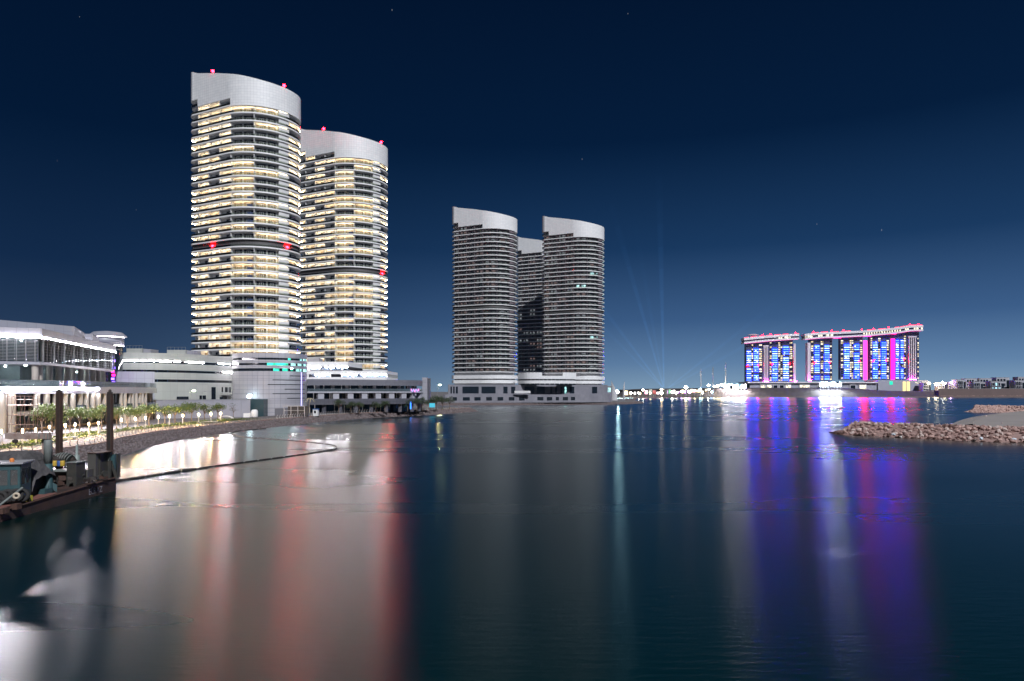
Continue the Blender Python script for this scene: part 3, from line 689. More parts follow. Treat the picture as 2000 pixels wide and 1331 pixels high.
# --- C: panelled drum
Cd = thing('panelled_drum', 'round grey panelled drum with three green lit window rings', 'building')
cc = Vector((X(529, 249), 249)); cr_ = 13.0
def ring(a0, a1, r, n=40): return [cc + Vector((math.cos(R(a0 + (a1 - a0) * k / (n - 1))), math.sin(R(a0 + (a1 - a0) * k / (n - 1))))) * r for k in range(n)]
def rband(name, z0, z1, m, r=cr_, a0=175, a1=365, th=.6): return MB().ribbon(ring(a0, a1, r), ring(a0, a1, r - th), z0, z1).build(name, m, Cd)
# panels, one by one, below the window rings
zr = [2.0, 4.6, 7.2, 9.8, 12.4, 15.0, 17.6]; na = 22
for a_ in range(na):
    for k in range(6):
        s0, s1 = 178 + a_ * 184 / na, 178 + (a_ + 1) * 184 / na; g = .12
        if s0 > 292 and k == 0: continue
        MB().ribbon(ring(s0 + g, s1 - g, cr_, 3), ring(s0 + g, s1 - g, cr_ - .2, 3), zr[k] + .02, zr[k + 1] - .03).build('panel', CLAD, Cd)
rband('drum_wall', 1.9, 17.6, mat('joint_grey', (.12, .12, .14), .8), cr_ - .12, th=.5)
gr = lit_window('green_room_glow', (.05, .85, .55), 1.6, .5); tq = lit_window('turquoise_room_glow', (.45, 1.0, .95), 1.5, .8)
for i, (z0, z1) in enumerate(((17.6, 18.55), (19.6, 20.4), (21.5, 22.2))):
    rband('parapet_band', z1, (19.6, 21.5, 23.9)[i], CLAD, cr_ + .02)
    n = 40
    for k in range(n):
        s0, s1 = 178 + k * 184 / n, 178 + (k + 1) * 184 / n; mid = (s0 + s1) / 2; m = DGLASS
        if i == 0: m = gr if 295 < mid < 325 and k % 3 else (tq if (mid >= 325 or 288 < mid < 295) and k % 4 else DGLASS)
        if i == 1: m = gr if 284 < mid < 318 else (tq if mid >= 318 and k % 3 else DGLASS)
        if i == 2: m = gr if 305 < mid < 330 and k % 3 == 0 else (tq if mid > 338 and k % 2 else DGLASS)
        MB().ribbon(ring(s0 + .12, s1 - .12, cr_ - .18, 2), ring(s0 + .12, s1 - .12, cr_ - .3, 2), z0, z1).build('window', m, Cd)
MB().prism(ring(0, 360, cr_ - .5)[:-1], 23.0, 23.3).build('roof', CONC, Cd)
MB().prism(ring(0, 360, cr_ - 1.2)[:-1], 1.9, 22.9).build('inner_core', mat('joint_grey', (.12, .12, .14), .8), Cd)
for k, (a0) in enumerate((318, 292, 285, 310, 292, 314)):
    z = (15.9, 14.4, 12.8, 11.2, 9.6, 8.0)[k]; MB().ribbon(ring(a0, 352, cr_ + .05, 14), ring(a0, 352, cr_ - .1, 14), z, z + .22).build('slot', DGLASS, Cd)
MB().ribbon(ring(341, 343, cr_ + .1, 2), ring(341, 343, cr_ + .02, 2), 5.2, 17.4).build('led_strip', glow_mat('violet_led', (.45, .42, 1.0), 2.4), Cd)
put('flood_lamp', lamp_cube, Cd, P(570, 720, 236.6), 0, 1.0)
o = MB().box(-.9, .9, -.12, .12, -.55, .55).build('flood_lamp', glow_mat('flood_glow', (.75, .97, 1.0), 30), Cd); o.location = P(487, 774, 233.5); o.rotation_euler = (R(-18), 0, R(-30))
o = MB().box(-.15, .15, .02, .9, -.2, .2).build('lamp_bracket', STEEL, Cd); o.location = P(487, 774, 233.6)
MB().box(X(492, 236) , X(518, 234), 232.5, 236.5, 1.9, 7.9).build('glass_lobby', TEALG, Cd)
# --- D: plain grey site wall
Dw = thing('site_wall', 'plain grey panelled boundary wall behind the promenade trees', 'wall')
pd = path([(300, 214), (360, 219), (430, 226), (489, 231)], 4)
panes('wall_panel', pd, 1.9, 7.7, 3.0, CLADD if 0 else mat('site_wall_panel', (.30, .30, .34), .6, var=(.3, .6, (.24, .24, .28))), Dw, .3, 0, .06)
band('coping', pd, 7.7, 7.9, .45, STEEL, Dw, .08)

# --- E: white terraces under the second tower
Ew = thing('terraced_podium', 'two stepped white terraces with rows of spot lamps under the second tower', 'building')
def terr(px0, px1, y0, y1, y2, d, name, lamps):
    MB().box(X(px0, d), X(px1, d), d, d + 30, Z(y1, d), Z(y0, d)).build(name, WHITEP, Ew)
    MB().box(X(px0, d), X(px1, d), d + .9, d + 30, Z(y2, d), Z(y1, d) - .01).build('recess', DGLASS, Ew)
    for k, px in enumerate(range(px0 + 10, px1, 22)): MB().box(X(px, d), X(px + 2, d), d + .2, d + .88, Z(y2, d), Z(y1, d) - .02).build('pier', WHITEP, Ew)
    lm = MB().lathe((0, 0, 0), [(.42, 0), (.42, .3), (.25, .35)], 10).mesh('spot_lamp', glow_mat('spot_glow', (1.0, .93, 1.0), 420))
    for px in lamps: put('spot_lamp', lm, Ew, (X(px, d), d + .35, Z(y1, d) - .5))
terr(590, 680, 707, 716, 723, 312, 'upper_fascia', (605, 613, 618, 623, 637, 645, 650, 660, 668, 676))
terr(590, 755, 725, 731, 737, 308, 'lower_fascia', (617, 623, 628, 634, 640, 672, 679, 686, 694, 707, 713, 718, 724, 730, 737, 745, 752))
MB().box(X(590, 306), X(755, 306), 306, 336, 1.9, Z(737, 306)).build('base_wall', WHITEP, Ew)
MB().box(X(601, 318), X(623, 318), 318, 324, Z(707, 312) - .2, Z(700, 318)).build('roof_unit', CONC, Ew)

# --- F: dark two-storey waterfront block
Fb = thing('dark_pavilion', 'long dark grey waterfront pavilion with fin balconies in front of the terraces', 'building')
pf_ = path([(600, 264), (660, 270), (720, 277), (780, 285), (815, 293), (824, 300), (824, 312)])
band('top_fascia', pf_, 12.9, 15.3, 1.0, mat('slate_cladding', (.16, .16, .19), .5, var=(.2, .5, (.13, .13, .16)), panel=(2.0, 2.4, .05, 0, (.7, .7, .7))), Fb, .4)
MB().prism(pf_ + [Vector((X(815, 330), 335)), Vector((X(600, 300), 305))], 14.9, 15.1).build('roof', CONC, Fb)
band('balcony_slab', pf_, 9.9, 10.5, 5, CLADL, Fb, .6)
panes('upper_glazing', offs(pf_, 3.0), 10.5, 12.9, 3.6, DGLASS, Fb, .2, 0, .5)
panes('balustrade', pf_, 10.5, 11.6, 3.5, BALG2, Fb, .05, .45, .05)
panes('lower_glazing', offs(pf_, 3.2), 7.6, 9.9, 3.2, DGLASS, Fb, .2, 0, .4)
for p, t in arc_pts(sub(pf_, .06, .93), 5.9):
    o = MB(); n_ = Vector((-t.y, t.x))
    a, b = p - n_ * .2, p + n_ * 3.0; o.ribbon([a + t * 2.4, a + t * .0], [b + t * 2.4, b], 7.6, 9.88); o.build('fin', CLADL, Fb)
    MB().ribbon([p + n_ * 2.4, p + n_ * 2.4 + t * 1.3], [p + n_ * 2.9, p + n_ * 2.9 + t * 1.3], 10.52, 12.88).build('pier', CLADL, Fb)
band('lower_fascia', pf_, 5.3, 7.6, 4, CLADD, Fb, .8)
for p, t in arc_pts(sub(offs(pf_, .8), .1, .97), 6.5): column('column', p.x, p.y, 1.9, 5.3, .55, CLADD, Fb) if 0 else MB().box(p.x - .7, p.x + .7, p.y - .5, p.y + .5, 1.9, 5.29).build('column', CLADD, Fb)
panes('shop_window', offs(pf_, 4.2), 1.95, 5.25, 4.0, mat('blue_shop_glass', (.01, .03, .06), .1, spec=.8), Fb, .2, 0, .3)
MB().box(X(825, 300), X(835, 300), 299, 303, 6.0, 16.6).build('pylon', CLAD, Fb); MB().box(X(836.5, 303), X(840, 303), 301, 305, 6.0, 16.3).build('pylon', CLADD, Fb)
for k in range(7):
    MB().box(-.3, .3, -.05, .05, -.5, .5).build('lit_sign', glow_mat('violet_sign', (.55, .45, 1.0), 1.1 + .0) if k % 3 else glow_mat('pink_sign', (.9, .3, .8), 1.4), Fb).location = P(803 + k * 2.4, 762 + (k % 2) * 2, 289)
MB().box(-.25, .25, -.05, .05, -1.6, 1.6).build('lit_sign', glow_mat('blue_sign', (.05, .25, 1.0), 3), Fb).location = P(802, 792, 288)
MB().box(-1.2, 1.2, -.05, .05, -.9, .9).build('lit_sign', glow_mat('cyan_sign', (.1, .6, .8), 1), Fb).location = P(844, 792, 296)

# --- G: plinth shared by the three far towers
G = thing('tower_plinth', 'wide grey plinth with square openings under the three far towers', 'building')
pg = path([(868, 513), (880, 516), (960, 521), (1040, 527), (1120, 536), (1180, 548), (1192, 560)], 6)
band('lower_wall', pg, 1.9, 8.2, 1.0, CONCW, G, .6)
band('upper_wall', sub(offs(pg, 1.6), .04, .97), 8.2, 15.8, 1.0, CONCW, G, .2)
MB().prism(pg + [Vector((70, 600)), Vector((-50, 560))], 7.9, 8.1).build('terrace', CONC, G)
MB().prism(sub(offs(pg, 1.6), .04, .97) + [Vector((68, 640)), Vector((-45, 600))], 15.3, 15.6).build('terrace', CONC, G)
def hole(p, pxs, z0, z1, name, m=DGLASS, out=.25):
    for a, b in pxs:
        ia = min(range(400), key=lambda k: abs(1000 + sub(p, k / 400, k / 400 + .001, 2)[0].x / sub(p, k / 400, k / 400 + .001, 2)[0].y * F - a)) / 400
        ib = ia + (b - a) / (1192 - 868.) * .96
        MB().ribbon(sub(offs(p, -out), ia, min(1, ib), 3), sub(offs(p, .1), ia, min(1, ib), 3), z0, z1).build(name, m, G)
hole(pg, [(883, 890), (902, 914), (925, 936), (948, 958), (970, 980), (992, 1002), (1012, 1022), (1048, 1059), (1066, 1076), (1084, 1090), (1097, 1107), (1113, 1121)], 3.6, 6.2, 'opening', DGLASS, .68)
up_ = sub(offs(pg, 1.6), .04, .97)
hole(up_, [(880, 883), (885, 888), (890, 894), (903, 934), (940, 967), (983, 991), (998, 1006), (1024, 1044), (1048, 1064), (1074, 1078), (1084, 1088), (1094, 1098), (1112, 1122), (1156, 1168)], 9.0, 14.2, 'opening', DGLASS, .3)
hole(up_, [(1103, 1106)], 9.0, 14.0, 'lit_window', lit_window('turquoise_room_glow', (.45, 1.0, .95), 1.5, .8), .4)
MB().box(X(1005, 522), X(1036, 522), 521, 522.5, 9.2, 11).build('parapet', WHITEP, G)
# white rings around the feet of the far towers
def tring(cx, cy, sx, zs, nm):
    for z0, z1 in zs:
        pp = [Vector((cx + p.x * sx * 1.01, cy + p.y * 1.0)) for p in plan]; MB().ribbon([pp[i % NPL] for i in range(-12, 112)], [offs(pp, .6, True)[i % NPL] for i in range(-12, 112)], z0, z1).build(nm, WHITE, G)
tring(-17, 527, 1.05, ((16.9, 19.4), (20.4, 23.2)), 'white_band'); tring(56, 556, 1.06, ((16.9, 19.2), (20.2, 22.8)), 'white_band')
pj = path([(1012, 529), (1030, 522), (1060, 521), (1100, 525), (1125, 532)], 5)
band('terrace_band', pj, 16.6, 18.9, 1, WHITE, G, .3); band('terrace_band', pj, 20.0, 22.4, 1, WHITE, G, .3); panes('strip_window', pj, 18.9, 20.0, 3.2, DGLASS, G, .3, -.2, .3); panes('strip_window', pj, 15.6, 16.6, 4, DGLASS, G, .3, -.2, .6)
band('terrace_drum', sub(pj, 0, .42), 22.4, 25.0, 1, WHITE, G, .2); band('terrace_drum', sub(pj, .74, 1), 22.4, 25.2, 1, WHITE, G, .2)

# ------------------------------------------------------------------ railing along the promenade
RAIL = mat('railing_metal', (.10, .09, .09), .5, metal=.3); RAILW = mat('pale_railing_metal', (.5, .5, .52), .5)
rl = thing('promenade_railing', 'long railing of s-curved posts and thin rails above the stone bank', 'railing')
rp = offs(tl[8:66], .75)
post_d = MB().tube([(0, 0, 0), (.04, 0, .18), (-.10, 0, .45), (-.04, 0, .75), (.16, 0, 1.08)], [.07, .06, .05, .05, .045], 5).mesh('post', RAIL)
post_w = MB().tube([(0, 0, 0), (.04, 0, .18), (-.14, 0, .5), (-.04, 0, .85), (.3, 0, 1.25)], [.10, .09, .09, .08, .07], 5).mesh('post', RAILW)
for p, t in arc_pts(rp, 1.75)[:290]:
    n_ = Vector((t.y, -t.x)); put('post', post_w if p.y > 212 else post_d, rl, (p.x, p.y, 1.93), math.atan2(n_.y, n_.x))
for h_, o_ in ((.25, 0), (.48, .09), (.72, .04), (1.08, -.16)): MB().tube([(p.x, p.y, 1.93 + h_) for p in offs(rp, o_)], .022 if h_ < 1 else .04, 4).build('rail', RAIL, rl)

# ------------------------------------------------------------------ promenade lamps
lamp_post = MB().lathe((0, 0, 0), [(.13, 0), (.13, .9), (.09, .95), (.09, 2.05)], 8).mesh('post', mat('lamp_post_paint', (.45, .43, .42), .5))
lamp_head = MB().lathe((0, 0, 2.05), [(.06, 0), (.085, .45), (.09, .5)], 8).mesh('lamp_head', glow_mat('promenade_lamp_glow', (1.0, .62, .26), 1900))
lamp_cap = MB().lathe((0, 0, 2.55), [(.12, 0), (.12, .05), (.05, .1)], 8).mesh('cap', DFRAME)
LP = [(-40, 96), (2.7, 106), (44, 108), (70, 111), (96.5, 120), (127.6, 126), (146.6, 129), (173.6, 131), (192, 135), (237, 150), (264, 155), (284, 160), (309, 167), (331, 173), (357, 177), (388, 183), (412, 190), (431, 194)]
for k, (px, d) in enumerate(LP[1:]):
    o = thing('promenade_lamp', f'{ORD[k]} warm glowing promenade lamp counted from the left edge', 'lamp', (X(px, d), d, 1.95), 0, 'warm lamps along the promenade')
    put('post', lamp_post, o); put('lamp_head', lamp_head, o); put('cap', lamp_cap, o)

# ------------------------------------------------------------------ trees
LEAF = mat('green_leaves', (.085, .125, .022), .6, var=(1.5, .8, (.05, .085, .02)))
LEAFD = mat('dark_green_leaves', (.045, .07, .03), .6, var=(1.5, .8, (.03, .045, .02)))
BARK = mat('tree_bark', (.20, .15, .11), .9, var=(4, .8, (.11, .08, .06)))
def make_tree(seed, h=4.6, rad=1.7, n=950, trunk=1.9):
    r = random.Random(seed); tb = MB(); tops = []
    tb.tube([(0, 0, 0), (r.uniform(-.08, .08), r.uniform(-.08, .08), trunk * .5), (r.uniform(-.15, .15), r.uniform(-.15, .15), trunk)], [.12, .10, .08], 7)
    for k in range(7):
        a = k * .9 + r.uniform(-.3, .3); l = rad * r.uniform(.45, .85); e = (math.cos(a) * l, math.sin(a) * l, trunk + r.uniform(.5, h - trunk - .7))
        tb.tube([(0, 0, trunk * .92), (e[0] * .45, e[1] * .45, trunk + (e[2] - trunk) * .6), e], [.065, .045, .02], 5); tops.append(Vector(e))
    tops += [Vector((0, 0, h - 1.0)), Vector((r.uniform(-.6, .6), r.uniform(-.6, .6), h - 1.5))]
    cm = MB()
    for k in range(n):
        c = r.choice(tops); s = rad * .46 * (r.random() ** .4); v = Vector((r.gauss(0, 1), r.gauss(0, 1), r.gauss(0, .75))).normalized() * s
        p = c + v; u = Vector((r.gauss(0, 1), r.gauss(0, 1), r.gauss(0, .6))).normalized(); w_ = u.cross(Vector((r.gauss(0, 1), r.gauss(0, 1), r.gauss(0, 1)))).normalized()
        a, b = r.uniform(.09, .17), r.uniform(.05, .09); cm.face([p - u * a, p + w_ * b, p + u * a, p - w_ * b])
    return tb.mesh('trunk', BARK, True), cm
TREES = []
for sdd in range(4):
    tm, cm = make_tree(40 + sdd); TREES.append((tm, cm.mesh('crown', LEAF), cm.mesh('crown', LEAFD)))
TP = [(82, 141), (102, 143), (136, 147), (155, 149), (176, 152), (199, 155), (227, 158), (249, 163), (269, 166), (291, 170), (322, 178), (342, 181), (359, 190), (374, 196), (400, 200), (426, 206)]
for k, (px, d) in enumerate(TP):
    o = thing('promenade_tree', f'{ORD[k]} round green promenade tree counted from the left edge', 'tree', (X(px, d), d, 1.92), k * 1.3, 'lamplit trees along the promenade')
    s = (1.2, 1.3, 1.15, 1.25)[k % 4] * (1.12 if px < 120 else 1.0); t4 = TREES[k % 4]
    put('trunk', t4[0], o, (0, 0, 0), 0, s); put('crown', t4[1], o, (0, 0, 0), 0, s)
TP2 = [(662, 256, 1.15), (685, 261, .95), (701, 264, 1.0), (734, 271, .95), (752, 274, 1.0), (796, 288, 1.1), (814, 291, 1.25), (826, 296, 1.25), (840, 303, 1.2), (852, 312, 1.35), (864, 322, 1.3), (878, 333, 1.25)]
for k, (px, d, s) in enumerate(TP2):
    o = thing('shore_tree', f'{ORD[k]} dark leafy tree from the left in front of the dark pavilion', 'tree', (X(px, d), d, 1.92), k * 1.7, 'dark trees before the pavilion')
    t4 = TREES[(k + 1) % 4]; put('trunk', t4[0], o, (0, 0, 0), 0, s * 1.15); put('crown', t4[2], o, (0, 0, 0), 0, s * 1.15)
# young bare sapling and bare palm
o = thing('sapling', 'thin nearly leafless sapling in front of the plain grey wall', 'sapling', (X(456, 212), 212, 1.92))
put('trunk', TREES[2][0], o, sc=(.8, .8, 1.15)); r = random.Random(4); cm = MB()
for k in range(120):
    p = Vector((r.gauss(0, .8), r.gauss(0, .8), r.uniform(2.6, 4.9))); u = Vector((r.gauss(0, 1), r.gauss(0, 1), r.gauss(0, 1))).normalized() * .15; v = u.cross(Vector((0, 0, 1))).normalized() * .08; cm.face([p - u, p + v, p + u, p - v])
cm.build('crown', LEAFD, o)
o = thing('palm_tree', 'tall pale palm with drooping dry fronds beside the guard booth', 'palm', (X(604, 236), 236, 1.92))
MB().tube([(0, 0, 0), (.1, 0, 2), (.05, 0, 4), (.2, 0, 6.2)], [.22, .16, .15, .14], 8).build('trunk', mat('pale_palm_bark', (.45, .40, .34), .9, var=(5, .6, (.3, .27, .23))), o, True)
for k in range(11):
    a = k * .571; ln = 1.9 + (k % 3) * .35; fm = MB(); prev = None
    for q in range(7):
        t_ = q / 6; p = Vector((.2 + math.cos(a) * ln * t_, math.sin(a) * ln * t_, 6.2 + 1.0 * t_ - 2.4 * t_ * t_)); w_ = Vector((-math.sin(a), math.cos(a), -.35)) * (.32 * (1 - t_ * .8)); w2 = Vector((math.sin(a), -math.cos(a), -.35)) * (.32 * (1 - t_ * .8))
        if prev: fm.face([prev[0], p, p + w_, prev[1]]); fm.face([prev[0], p, p + w2, prev[2]])
        prev = (p, p + w_, p + w2)
    fm.build('frond', mat('dry_palm_leaf', (.28, .25, .17), .8), o)
# low shrubs in the beds
sh = MB(); r = random.Random(9)
for k in range(900):
    i = r.randint(0, 34); a = tl[5 + i]; q = offs(tl[5:60], r.uniform(7.6, 12.6))[i]; p = Vector((q.x + r.gauss(0, .8), q.y + r.gauss(0, 1.5), 1.95 + r.uniform(.05, .35)))
    for j in range(5):
        u = Vector((r.gauss(0, 1), r.gauss(0, 1), r.gauss(0, 1))).normalized() * .22; v = u.cross(Vector((r.gauss(0, 1), r.gauss(0, 1), r.gauss(0, 1)))).normalized() * .1; pp = p + Vector((r.gauss(0, .2), r.gauss(0, .2), r.gauss(0, .12))); sh.face([pp - u, pp + v, pp + u, pp - v])
tag(sh.build('ground_cover', LEAF), 'low leafy ground cover in the promenade beds', 'plants', kind='stuff')
# benches
for k, (px, d, ln) in enumerate(((128, 121, 4.2), (210, 142, 3.6), (405, 184, 6.5))):
    o = thing('stone_bench', ('long pale stone bench beside the left steel pile', 'pale stone bench between the fourth and fifth tree pairs', 'long low glowing white bench under the last promenade trees')[k], 'bench', (X(px, d), d, 1.94), R(70 - k * 3))
    MB().box(-ln / 2, ln / 2, -.3, .3, .36, .48).build('seat', WHITEP, o)
    for s in (-1, 1): MB().box(s * ln * .4 - .2, s * ln * .4 + .2, -.22, .22, 0, .36).build('leg', CONC, o)

# ------------------------------------------------------------------ small things on the quay
o = thing('guard_booth', 'small white guard booth with blue roof next to the palm', 'booth', (X(617, 238), 238, 1.92))
MB().box(-.85, .85, -.8, .8, 0, 2.35).build('cabin', WHITEP, o); MB().box(-1.0, 1.0, -.95, .95, 2.36, 2.55).build('roof', mat('blue_paint', (.03, .12, .35), .5), o)
MB().box(-.45, .25, -.84, -.801, 1.0, 1.9).build('window', DGLASS, o); MB().box(.35, .75, -.83, -.801, .1, 2.0).build('door', FRAME, o)
o = thing('water_tank', 'pale round concrete mixer tank beside the glass lobby', 'tank', (X(497, 226), 226, 1.92))
MB().lathe((0, 0, 0), [(1.0, 0), (1.1, .3), (1.1, 2.0), (.8, 2.5), (.3, 2.6)], 14).build('drum', WHITEP, o, True); MB().box(-1.3, -.9, -.4, .4, 0, 1.9).build('cabinet', STEEL, o)
o = thing('pale_crate', 'pale square crate left of the round tank', 'crate', (X(484, 225), 225, 1.92)); MB().box(-1.1, 1.1, -.9, .9, .12, 1.4).build('box', WHITEP, o); MB().box(-1.15, 1.15, -.95, .95, 0, .1).build('base', STEEL, o)
o = thing('stone_arch', 'low curved pale shell seat on the promenade lawn', 'bench', (X(441, 208), 208, 1.95))
mb = MB()
for k in range(8):
    a0, a1 = math.pi * k / 8, math.pi * (k + 1) / 8; mb.obox((-2.2 * math.cos((a0 + a1) / 2), 0, .05 + 1.0 * math.sin((a0 + a1) / 2)), (.45, 0, .25 * math.cos((a0 + a1) / 2)), (0, .5, 0), (-.02, 0, .1))
mb.build('shell', WHITEP, o); MB().box(-2.4, 2.4, -.4, .4, 0, .12).build('base', CONC, o)
for k, (px, d, hh, gl) in enumerate(((372, 232, 8.6, 1), (395, 238, 8.4, 0), (445, 244, 8.0, 0), (855, 372, 12, 1), (876, 380, 11.5, 0))):
    lab = ('lit street lamp shining on the curved mall wall', 'unlit street lamp left of the mall balcony', 'unlit street lamp beside the drum scaffold', 'bright yellowish street lamp between the pavilion and far towers', 'unlit street lamp just left of the far tower plinth')[k]
    o = thing('street_lamp', lab, 'lamp', (X(px, d), d, 1.92)); MB().tube([(0, 0, 0), (0, 0, hh), (.9, 0, hh + .25)], [.1, .07, .05], 6).build('pole', STEEL, o)
    MB().box(.7, 1.5, -.2, .2, hh + .1, hh + .26).build('lamp_head', glow_mat('street_lamp_glow', (.92, 1.0, .5), 520) if gl else STEEL, o)
o = thing('scaffold_tower', 'narrow scaffold tower standing left of the panelled drum', 'scaffold', (X(453, 247), 247, 1.92)); frame_scaffold(o, -1, 0, 0, 2.2, 15.2, 1.6, 2, 8).build('frame', STEEL, o)
for k in (1, 2, 3): MB().box(-1, 1.2, 0, 1.6, k * 3.8 - .05, k * 3.8 + .03).build('plank', BEIGE, o)
o = thing('site_shed', 'dark open site shed under the right side of the drum', 'shed', (X(577, 228.5), 228.5, 1.92))
MB().box(-3.6, 3.6, -1.4, 3.2, 3.6, 3.75).build('roof', STEEL, o)
for x in (-3.4, -1.1, 1.2, 3.4): MB().box(x - .08, x + .08, -1.3, -1.14, 0, 3.6).build('post', STEEL, o)
MB().box(-3.5, 3.5, 2.9, 3.1, 0, 3.6).build('back_wall', DFRAME, o); MB().box(-3.4, 3.4, -1.25, -1.18, 2.2, 2.3).build('beam', STEEL, o)
o = thing('wheel_loader', 'small yellow wheel loader parked on the mall forecourt', 'loader', (X(432, 248), 248, 6.2)); YEL = mat('yellow_machine_paint', (.45, .26, .03), .5)
MB().box(-1.6, 1.4, -.7, .7, .5, 1.3).build('body', YEL, o); MB().box(-.3, .9, -.6, .6, 1.3, 2.3).build('cab', DGLASS, o); MB().box(-2.6, -1.7, -.9, .9, .2, .9).build('bucket', YEL, o)
for x in (-1, .9):
    for y in (-.75, .75): MB().lathe((0, 0, 0), [(.45, -.15), (.5, 0), (.45, .15)], 12).build('wheel', BLACKM, o).matrix_local = Matrix.Translation((x, y, .5)) @ Matrix.Rotation(R(90), 4, 'X')
o = thing('forecourt', 'raised mall forecourt behind the grey wall', 'terrace'); o2 = MB().prism([p for p in offs(pd, .5)] + [p for p in reversed(sub(pb, .35, 1))], 1.95, 6.2).build('slab', CONC, o)

# ------------------------------------------------------------------ dredger barge
TEAL = mat('teal_paint', (.034, .080, .088), .55, var=(1.2, .6, (.018, .042, .048)), bump=(4, .15, .02))
GREYP = mat('worn_grey_paint', (.20, .22, .21), .6, var=(1.5, .7, (.10, .11, .105)))
DARKP = mat('oily_dark_paint', (.030, .032, .029), .6, var=(2, .8, (.06, .05, .04)), bump=(5, .3, .03))
TARP = mat('grey_tarpaulin', (.085, .08, .082), .8, var=(1.5, .7, (.045, .043, .046)), bump=(2, .8, .2))
bg_ = thing('dredger_barge', 'rusty dark dredger barge with teal cabin moored at the left edge', 'barge')
def hullz(y): return .72 + max(0, (y - 50)) * .029
mb = MB(); ys = [38, 46, 54, 60, 66, 72.4]; xr = [-40.2, -40.6, -41.0, -41.4, -41.7, -42.0]; xl = [-52.5] * 6
for i in range(5):
    y0, y1 = ys[i], ys[i + 1]; za, zb = hullz(y0), hullz(y1)
    mb.face([(xr[i], y0, -.4), (xr[i + 1], y1, -.4), (xr[i + 1], y1, zb), (xr[i], y0, za)]); mb.face([(xl[i], y0, -.4), (xl[i], y0, za), (xl[i + 1], y1, zb), (xl[i + 1], y1, -.4)])
    mb.face([(xl[i], y0, za), (xr[i], y0, za), (xr[i + 1], y1, zb), (xl[i + 1], y1, zb)])
mb.face([(xr[5], 72.4, -.4), (xl[5], 72.4, -.4), (xl[5], 72.4, hullz(72.4)), (xr[5], 72.4, hullz(72.4))]); mb.face([(xl[0], 38, -.4), (xr[0], 38, -.4), (xr[0], 38, hullz(38)), (xl[0], 38, hullz(38))])
mb.build('hull', mat('rusted_hull', (.022, .015, .015), .75, var=(.7, .9, (.06, .028, .02)), bump=(3, .4, .04)), bg_)
mb = MB()
for i in range(5): mb.tube([(xr[i] + .05, ys[i], hullz(ys[i]) + .02), (xr[i + 1] + .05, ys[i + 1], hullz(ys[i + 1]) + .02)], .09, 6)
mb.build('rubbing_strake', RUST, bg_)
MB().face([(0, 0, 0)] * 3) if 0 else None
mb = MB(); mb.face([(-41.5, 54, hullz(54) + .03), (-41.9, 63, hullz(63) + .03), (-43.6, 63, hullz(63) + .03), (-43.4, 54, hullz(54) + .03)]); mb.build('deck_plate', mat('red_deck_paint', (.22, .09, .075), .7, var=(1, .7, (.12, .06, .05))), bg_)
# cabin with real window openings
K = Vector((-41.75, 58.0)); sd_ = Vector((-.30, .954)); fd_ = Vector((-.954, -.30)); zb_, zt_ = 1.0, 4.35
def cab_face(a, dir_, ln, wins, nrm):
    wn = sorted(wins); mb_ = MB(); th = .06
    def bx(s0, s1, z0, z1, m_=mb_):
        p, q = a + dir_ * s0, a + dir_ * s1; m_.ribbon([p, q], [p - nrm * th, q - nrm * th], z0, z1)
    bx(0, ln, zb_, 2.55); bx(0, ln, 3.85, zt_); s = 0
    for (w0, w1) in wn: bx(s, w0, 2.55, 3.85); s = w1
    bx(s, ln, 2.55, 3.85); mb_.build('cabin_wall', TEAL, bg_)
    for (w0, w1) in wn:
        p, q = a + dir_ * (w0 + .01) - nrm * .03, a + dir_ * (w1 - .01) - nrm * .03
        MB().ribbon([p, q], [p - nrm * .015, q - nrm * .015], 2.56, 3.84).build('cabin_window', clear_glass('cabin_glass', (.86, .88, .9), refl=.08, haze=.1, hcol=(.6, .58, .55)), bg_)
nF = Vector((.30, -.954)); nS = Vector((.954, .30))
cab_face(K, fd_, 4.4, [(.22, .75), (.95, 1.95), (2.15, 3.15), (3.35, 4.2)], nF)
cab_face(K + sd_ * 2.4, fd_, 4.4, [(.2, 1.2), (1.4, 2.8), (3.0, 4.2)], -nF)
cab_face(K, sd_, 2.4, [(.25, 1.15), (1.4, 2.2)], nS); cab_face(K + fd_ * 4.4, sd_, 2.4, [(.3, 2.1)], -nS)
rf = [K - fd_ * .25 - sd_ * .25, K - fd_ * .25 + sd_ * 2.65, K + fd_ * 4.65 + sd_ * 2.65, K + fd_ * 4.65 - sd_ * .25]
MB().prism(rf, zt_, zt_ + .12).build('cabin_roof', mat('grey_roof_paint', (.35, .35, .37), .6, var=(1, .6, (.22, .22, .23))), bg_)
MB().prism([K, K + sd_ * 2.4, K + fd_ * 4.4 + sd_ * 2.4, K + fd_ * 4.4], 1.4, 1.5).build('cabin_floor', DARKP, bg_)
o = MB().box(-.28, .28, -.2, .2, -.3, .3).build('orange_crate', mat('orange_plastic', (.6, .17, .05), .5), bg_); o.location = (K.x - .75, K.y + .55, 2.95); o.rotation_euler = (.3, .4, .2)
o = MB().lathe((0, 0, 0), [(.18, 0), (.18, .2), (.1, .32)], 10).build('orange_beacon', mat('orange_lens', (.7, .22, .05), .3), bg_); o.location = (K.x - 1.1, K.y + .5, zt_ + .12)
